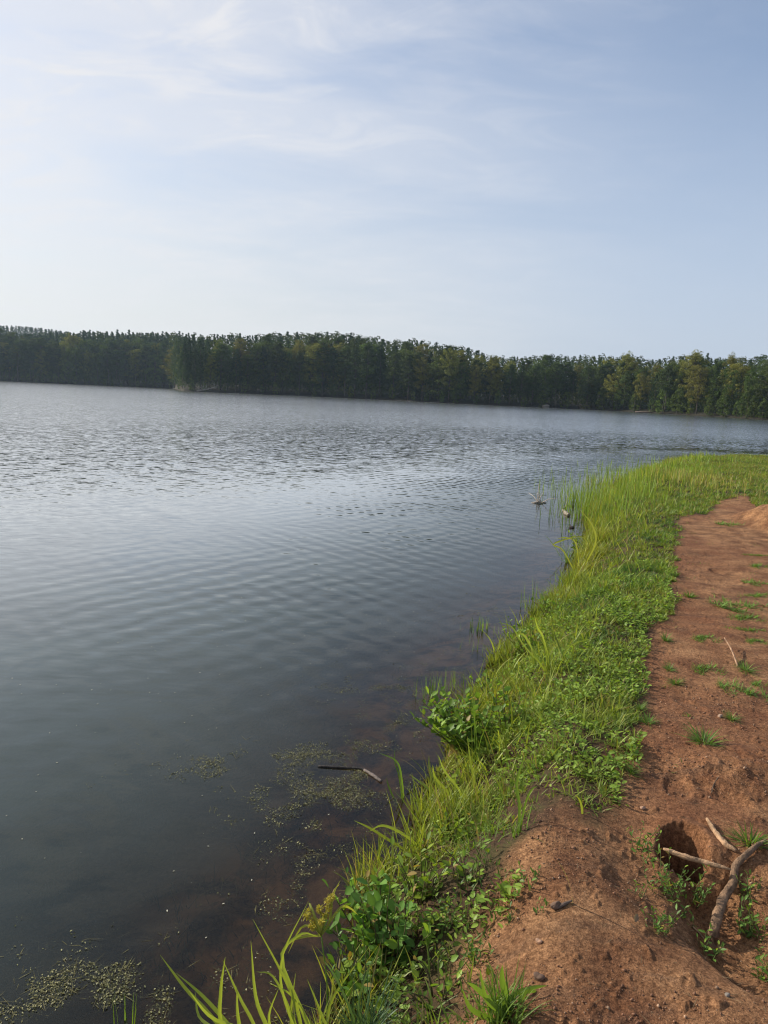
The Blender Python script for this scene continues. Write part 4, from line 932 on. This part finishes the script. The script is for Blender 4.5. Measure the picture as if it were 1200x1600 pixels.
blade_clump('blade_clump', 715, 1270, [[(690, 1235), (672, 1205), (670, 1180)], [(700, 1240), (680, 1215), (676, 1195)], [(690, 1250), (660, 1225), (640, 1210)], [(720, 1240), (695, 1205), (685, 1180)], [(740, 1230), (735, 1190), (730, 1150)], [(700, 1260), (665, 1255), (645, 1250)]],
            'loose broad blades beside the water below the glossy leafy shrub', 'grass clump', .012, group=BG, extra=30, Lx=.2, seed=6)
blade_clump('blade_clump', 815, 1300, [[(812, 1260), (808, 1220), (826, 1165)], [(820, 1260), (830, 1235), (840, 1228)]], 'single tall upright blade at the corner of the short grass above the clay lump', 'grass clump', .012, G1, BG, extra=16, Lx=.14, seed=7)
blade_clump('blade_clump', 742, 1210, [[(742, 1150), (742, 1090), (760, 1045)], [(745, 1160), (740, 1110), (735, 1060)], [(750, 1160), (765, 1120), (770, 1080)]], 'tall thin stalk rising in front of the glossy leafy shrub', 'grass clump', .005, G1, BG, extra=10, Lx=.25, seed=8)
blade_clump('blade_clump', 860, 1050, [[(820, 1010), (800, 980), (778, 972)], [(830, 1010), (815, 990), (800, 1000)], [(850, 1000), (840, 980), (835, 960)], [(870, 1050), (890, 1010), (935, 995)]], 'arching pale blades over the small leafy shrub midway along the bank', 'grass clump', .012, group=BG, extra=40, Lx=.24, seed=9)
blade_clump('blade_clump', 905, 900, [[(880, 860), (865, 850), (905, 838), (920, 850)], [(900, 850), (885, 840), (870, 842)], [(930, 850), (925, 820), (905, 795)]], 'drooping pale blades by the water just before the far reeds', 'grass clump', .02, G2, BG, extra=60, Lx=.4, seed=10)
blade_clump('blade_clump', 885, 880, [[(880, 850), (878, 820), (880, 800)], [(870, 860), (860, 845), (850, 835)]], 'thin upright stalks at the water edge left of the drooping blades', 'grass clump', .008, G1, BG, extra=40, Lx=.45, seed=12)
o = blade_clump('blade_clump', 790, 1590, [[(770, 1570), (745, 1545), (730, 1535)], [(800, 1560), (830, 1545), (855, 1540)], [(800, 1590), (840, 1585), (868, 1585)], [(790, 1560), (785, 1530), (785, 1508)], [(760, 1590), (735, 1575), (722, 1545)], [(810, 1570), (825, 1550), (850, 1552)], [(780, 1580), (760, 1560), (750, 1515)]],
            'broad-bladed grass clump on clay at the bottom centre right', 'grass clump', .016, G1 * .9, None, extra=150, Lx=.15, seed=13)
# rushes in water
RG = 'rush clumps standing in the water'
for i, (px, py, n, h_, sp, lab) in enumerate(((682, 1085, 34, .17, .05, 'densest clump of green rushes in the dark water left of the leafy shrub'), (715, 1075, 22, .15, .07, 'looser rushes just right of the densest clump'),
        (750, 985, 26, .12, .06, 'fine rushes farther out beside the small leafy shrub'), (845, 955, 26, .30, .09, 'tall thin rushes in the water below the far reeds'), (735, 1015, 8, .12, .05, 'few sparse stalks between two rush clumps'),
        (195, 1600, 7, .14, .03, 'few thin green stalks at the bottom left in the weedy shallows'), (885, 925, 30, .28, .10, 'tall thin rushes close against the bank bend'))):
    P = hit(px, py, True); zb = hz(P[0], P[1]); P[2] = 0; rg = np.random.default_rng(600 + i); kp = RNG; RNG = rg; K = Acc()
    b = rg.normal(0, sp, (n, 2)); blades(K, np.c_[b, np.full(n, zb)], rg.uniform(0, 6.28, n), h_ * rg.uniform(.5, 1.1, n) - zb, .0045 if py > 1000 else .007, np.abs(rg.normal(0, .09, n)), rg.uniform(0, .2, n), (G1 * 1.0)[None] * rg.uniform(.6, 1.3, (n, 1)), 5); RNG = kp
    obj('rush_clump', K.mesh('rush_clump'), MAT_GRASS, loc=P, label=lab, cat='rushes', group=RG)
# flowering sedge
P = hit(510, 1620); P[2] = hz(P[0], P[1]); d0 = depth_of(P); root = obj('flowering_sedge', None, loc=P); top = pz(502, 1462, d0) - P
a = Acc(); pts = resample([(0, 0, -.02), top * .5 + [.01, 0, 0], top], 8); tube(a, pts, np.linspace(.003, .002, 8), G1, 6); obj('stem', a.mesh('sedge_stem'), MAT_GRASS, root)
rg = np.random.default_rng(77); a = Acc(); b_ = Acc()
for (x, y) in ((482, 1425), (490, 1438), (500, 1420), (512, 1408), (518, 1402), (478, 1432), (497, 1447), (508, 1430), (514, 1418), (488, 1448), (502, 1440)):
    e = pz(x, y, d0 + rg.uniform(-.03, .03)) - P; tube(a, [top, (top + e) / 2 + [0, 0, .003], e], [.0012, .001, .0008], G2, 4)
    n = 70; d = rg.normal(0, 1, (n, 3)); d /= np.linalg.norm(d, axis=1)[:, None]
    leaves(b_, e + d * .003, np.arctan2(d[:, 1], d[:, 0]), np.arcsin(d[:, 2]), 0, rg.uniform(.009, .014, n), .22, np.array((.48, .42, .07)) * rg.uniform(.7, 1.2, (n, 1)))
obj('rays', a.mesh('sedge_rays'), MAT_GRASS, root); obj('flower_head', b_.mesh('sedge_flowers'), MAT_LEAF, root)
a = Acc()
for bp_ in ([(480, 1463), (455, 1470), (440, 1485)], [(490, 1450), (470, 1450), (450, 1490)], [(515, 1440), (520, 1400), (532, 1375)], [(530, 1420), (545, 1418), (560, 1430)], [(495, 1440), (485, 1415), (482, 1408)]):
    ribbon(a, np.array([top] + [pz(x, y, d0 + .03 * k) - P for k, (x, y) in enumerate(bp_)]), .008, G2 * .9, 10)
obj('bract_leaves', a.mesh('sedge_bracts'), MAT_GRASS, root)
tag(root, 'sedge with a yellow spiky flower head above the foreground blades', 'flowering sedge')

# ------------------------------------------------------------------ root and sticks at the burrow
WOOD = (.36, .225, .125)
a = Acc(); rp = [(1196, 1318, .01), (1180, 1330, .02), (1162, 1346, .02), (1148, 1362, .02), (1143, 1395, .035), (1128, 1430, .03), (1116, 1462, .01), (1110, 1480, -.10)]
pts = []
for (x, y, dz) in rp: q = hit(x, y); q[2] = max(hz(q[0], q[1]), Z0 - .10) + dz; pts.append(q)
o0 = pts[3].copy(); pts = resample(np.array(pts) - o0, 34); rr = np.interp(np.linspace(0, 1, 34), [0, .2, .45, .7, 1], [.007, .0095, .012, .015, .018])
tube(a, pts, rr, (.20, .122, .070), 16, .18, 4)
obj('gnarled_root', a.mesh('gnarled_root', True), MAT_STICK, loc=o0, label='thick gnarled root arching over the hollow right of the burrow', cat='root')
def stick(name, pxs, rad, col, label, cat='stick', lift=.012, water=False, n=22, bark=.13, group=None, dzs=None, seed=0, fixed=None):
    a = Acc(); pts = []
    for i, (x, y) in enumerate(pxs):
        q = hit(x, y, water) if fixed is None else at(x, y, fixed); q[2] = (max(hz(q[0], q[1]), 0 if water else -9) if fixed is None else fixed) + (dzs[i] if dzs else lift); pts.append(q)
    o0 = pts[0].copy(); pts = resample(np.array(pts) - o0, n); tube(a, pts, np.interp(np.linspace(0, 1, n), np.linspace(0, 1, len(rad)), rad), col, 9, bark, seed)
    return obj(name, a.mesh(name, True), MAT_STICK, loc=o0, label=label, cat=cat, group=group)
stick('stick', [(1037, 1321), (1065, 1332), (1100, 1342), (1143, 1354)], [.005, .009, .010, .008, .009, .003], WOOD, 'pale bare stick bridging the burrow mouth', fixed=Z0 + .0, lift=-.012)
stick('stick', [(1104, 1281), (1118, 1303), (1132, 1320), (1150, 1332)], [.005, .009, .010, .012, .010, .006], WOOD, 'short thick pale stick lying right of the burrow, pointing at the tuft', lift=.006)
stick('twig', [(1130, 1012), (1142, 1025), (1153, 1042)], [.003, .005, .006], (.36, .22, .13), 'thin reddish dry twig stuck in the round tuft', 'twig', dzs=[.07, .04, .0])
stick('twig', [(1122, 1215), (1115, 1228), (1112, 1240)], [.002, .003, .002], (.12, .08, .05), 'short dark curved twig on the mound above the burrow', 'twig', lift=.003)
stick('twig', [(870, 1422), (880, 1416), (893, 1410)], [.003, .006, .003], (.13, .09, .07), 'dark curled twig on clay left of the hollow', 'twig', lift=.006)
stick('twig', [(1082, 1450), (1092, 1460), (1100, 1470)], [.0015, .003, .002], (.38, .26, .15), 'thin pale twig left of the root foot', 'twig', lift=.006)
# stones
for (px, py, s, col, lab) in ((1136, 1556, .007, (.22, .19, .16), 'small round blue-grey pebble near the bottom right'), (842, 1473, .010, (.40, .24, .15), 'light brown pebble by the shaded clay edge'),
                              (869, 1418, .018, (.12, .07, .045), 'dark clod beside the curled dark twig'), (842, 1530, .015, (.12, .07, .045), 'dark clod above the broad-bladed clump'),
                              (1004, 1264, .011, (.33, .20, .13), 'reddish pebble on the slope above the burrow left side'), (1125, 1120, .012, (.35, .24, .17), 'pale pebble beside the flattened tuft')):
    P = hit(px, py); P[2] = hz(P[0], P[1]) + s * .4
    obj('pebble', rock_mesh(int(px), (s, s * .8, s * .7), col), MAT_STONE, loc=P, label=lab, cat='pebble' if 'pebble' in lab else 'clod')
a = Acc(); P = hit(992, 1443); P[2] = hz(P[0], P[1]) + .004; leaves(a, np.zeros((1, 3)), [1.0], [.5], [.5], [.032], [.5], np.array((.22, .18, .14))); obj('dead_leaf', a.mesh('dead_leaf'), MAT_LEAF, loc=P, label='curled grey dead leaf at the left rim of the hollow', cat='dead leaf')
a = Acc(); P = hit(684, 1243, True); P[2] = .008; leaves(a, np.zeros((1, 3)), [.2], [.08], [.1], [.11], [.5], np.array((.30, .24, .15))); obj('dead_leaf', a.mesh('floating_leaf'), MAT_LEAF, loc=P, label='brown dead leaf floating beside the loose broad blades', cat='dead leaf')
# sticks in the water
stick('stick', [(497, 1198), (530, 1200), (563, 1202), (572, 1205)], [.006, .007, .006, .005], (.03, .025, .022), 'black straight stick floating among pondweed', water=True, lift=.003)
stick('stick', [(569, 1204), (582, 1212), (596, 1222)], [.006, .009, .007], (.16, .13, .115), 'mottled pinkish-grey stick end beside the black stick', water=True, lift=.004)
stick('driftwood', [(880, 798), (884, 803), (889, 806)], [.02, .035, .03], (.26, .22, .18), 'stubby pale driftwood piece in the water before the reeds', 'driftwood', water=True, lift=.015)
stick('driftwood', [(880, 795), (885, 793), (887, 783)], [.014, .02, .008], (.20, .17, .14), 'upright forked driftwood twig behind the stubby piece', 'driftwood', dzs=[.0, .04, .16], fixed=0.0)
a = Acc(); P = at(842, 786, 0); rg = np.random.default_rng(3)
for i in range(7): e = rg.normal(0, .14, 3) + [0, 0, .1]; e[2] = abs(e[2]); tube(a, [(rg.uniform(-.08, .08), 0, -.02), e * .5 + [0, 0, .03], e], [.008, .006, .003], (.42, .36, .30), 5)
tube(a, [(-.14, 0, 0), (0, 0, .02), (.15, .03, .01)], [.012, .018, .01], (.42, .36, .30), 6)
obj('driftwood', a.mesh('driftwood_spray'), MAT_STICK, loc=P, label='thin bleached branching driftwood farthest out from the bank', cat='driftwood')
stick('driftwood', [(891, 824), (896, 825)], [.03, .02], (.05, .04, .035), 'small dark lump of wood in the water below the pale driftwood', 'driftwood', water=True, lift=.005, n=4)
print('trees', n_tree, 'objects', len(bpy.data.objects))
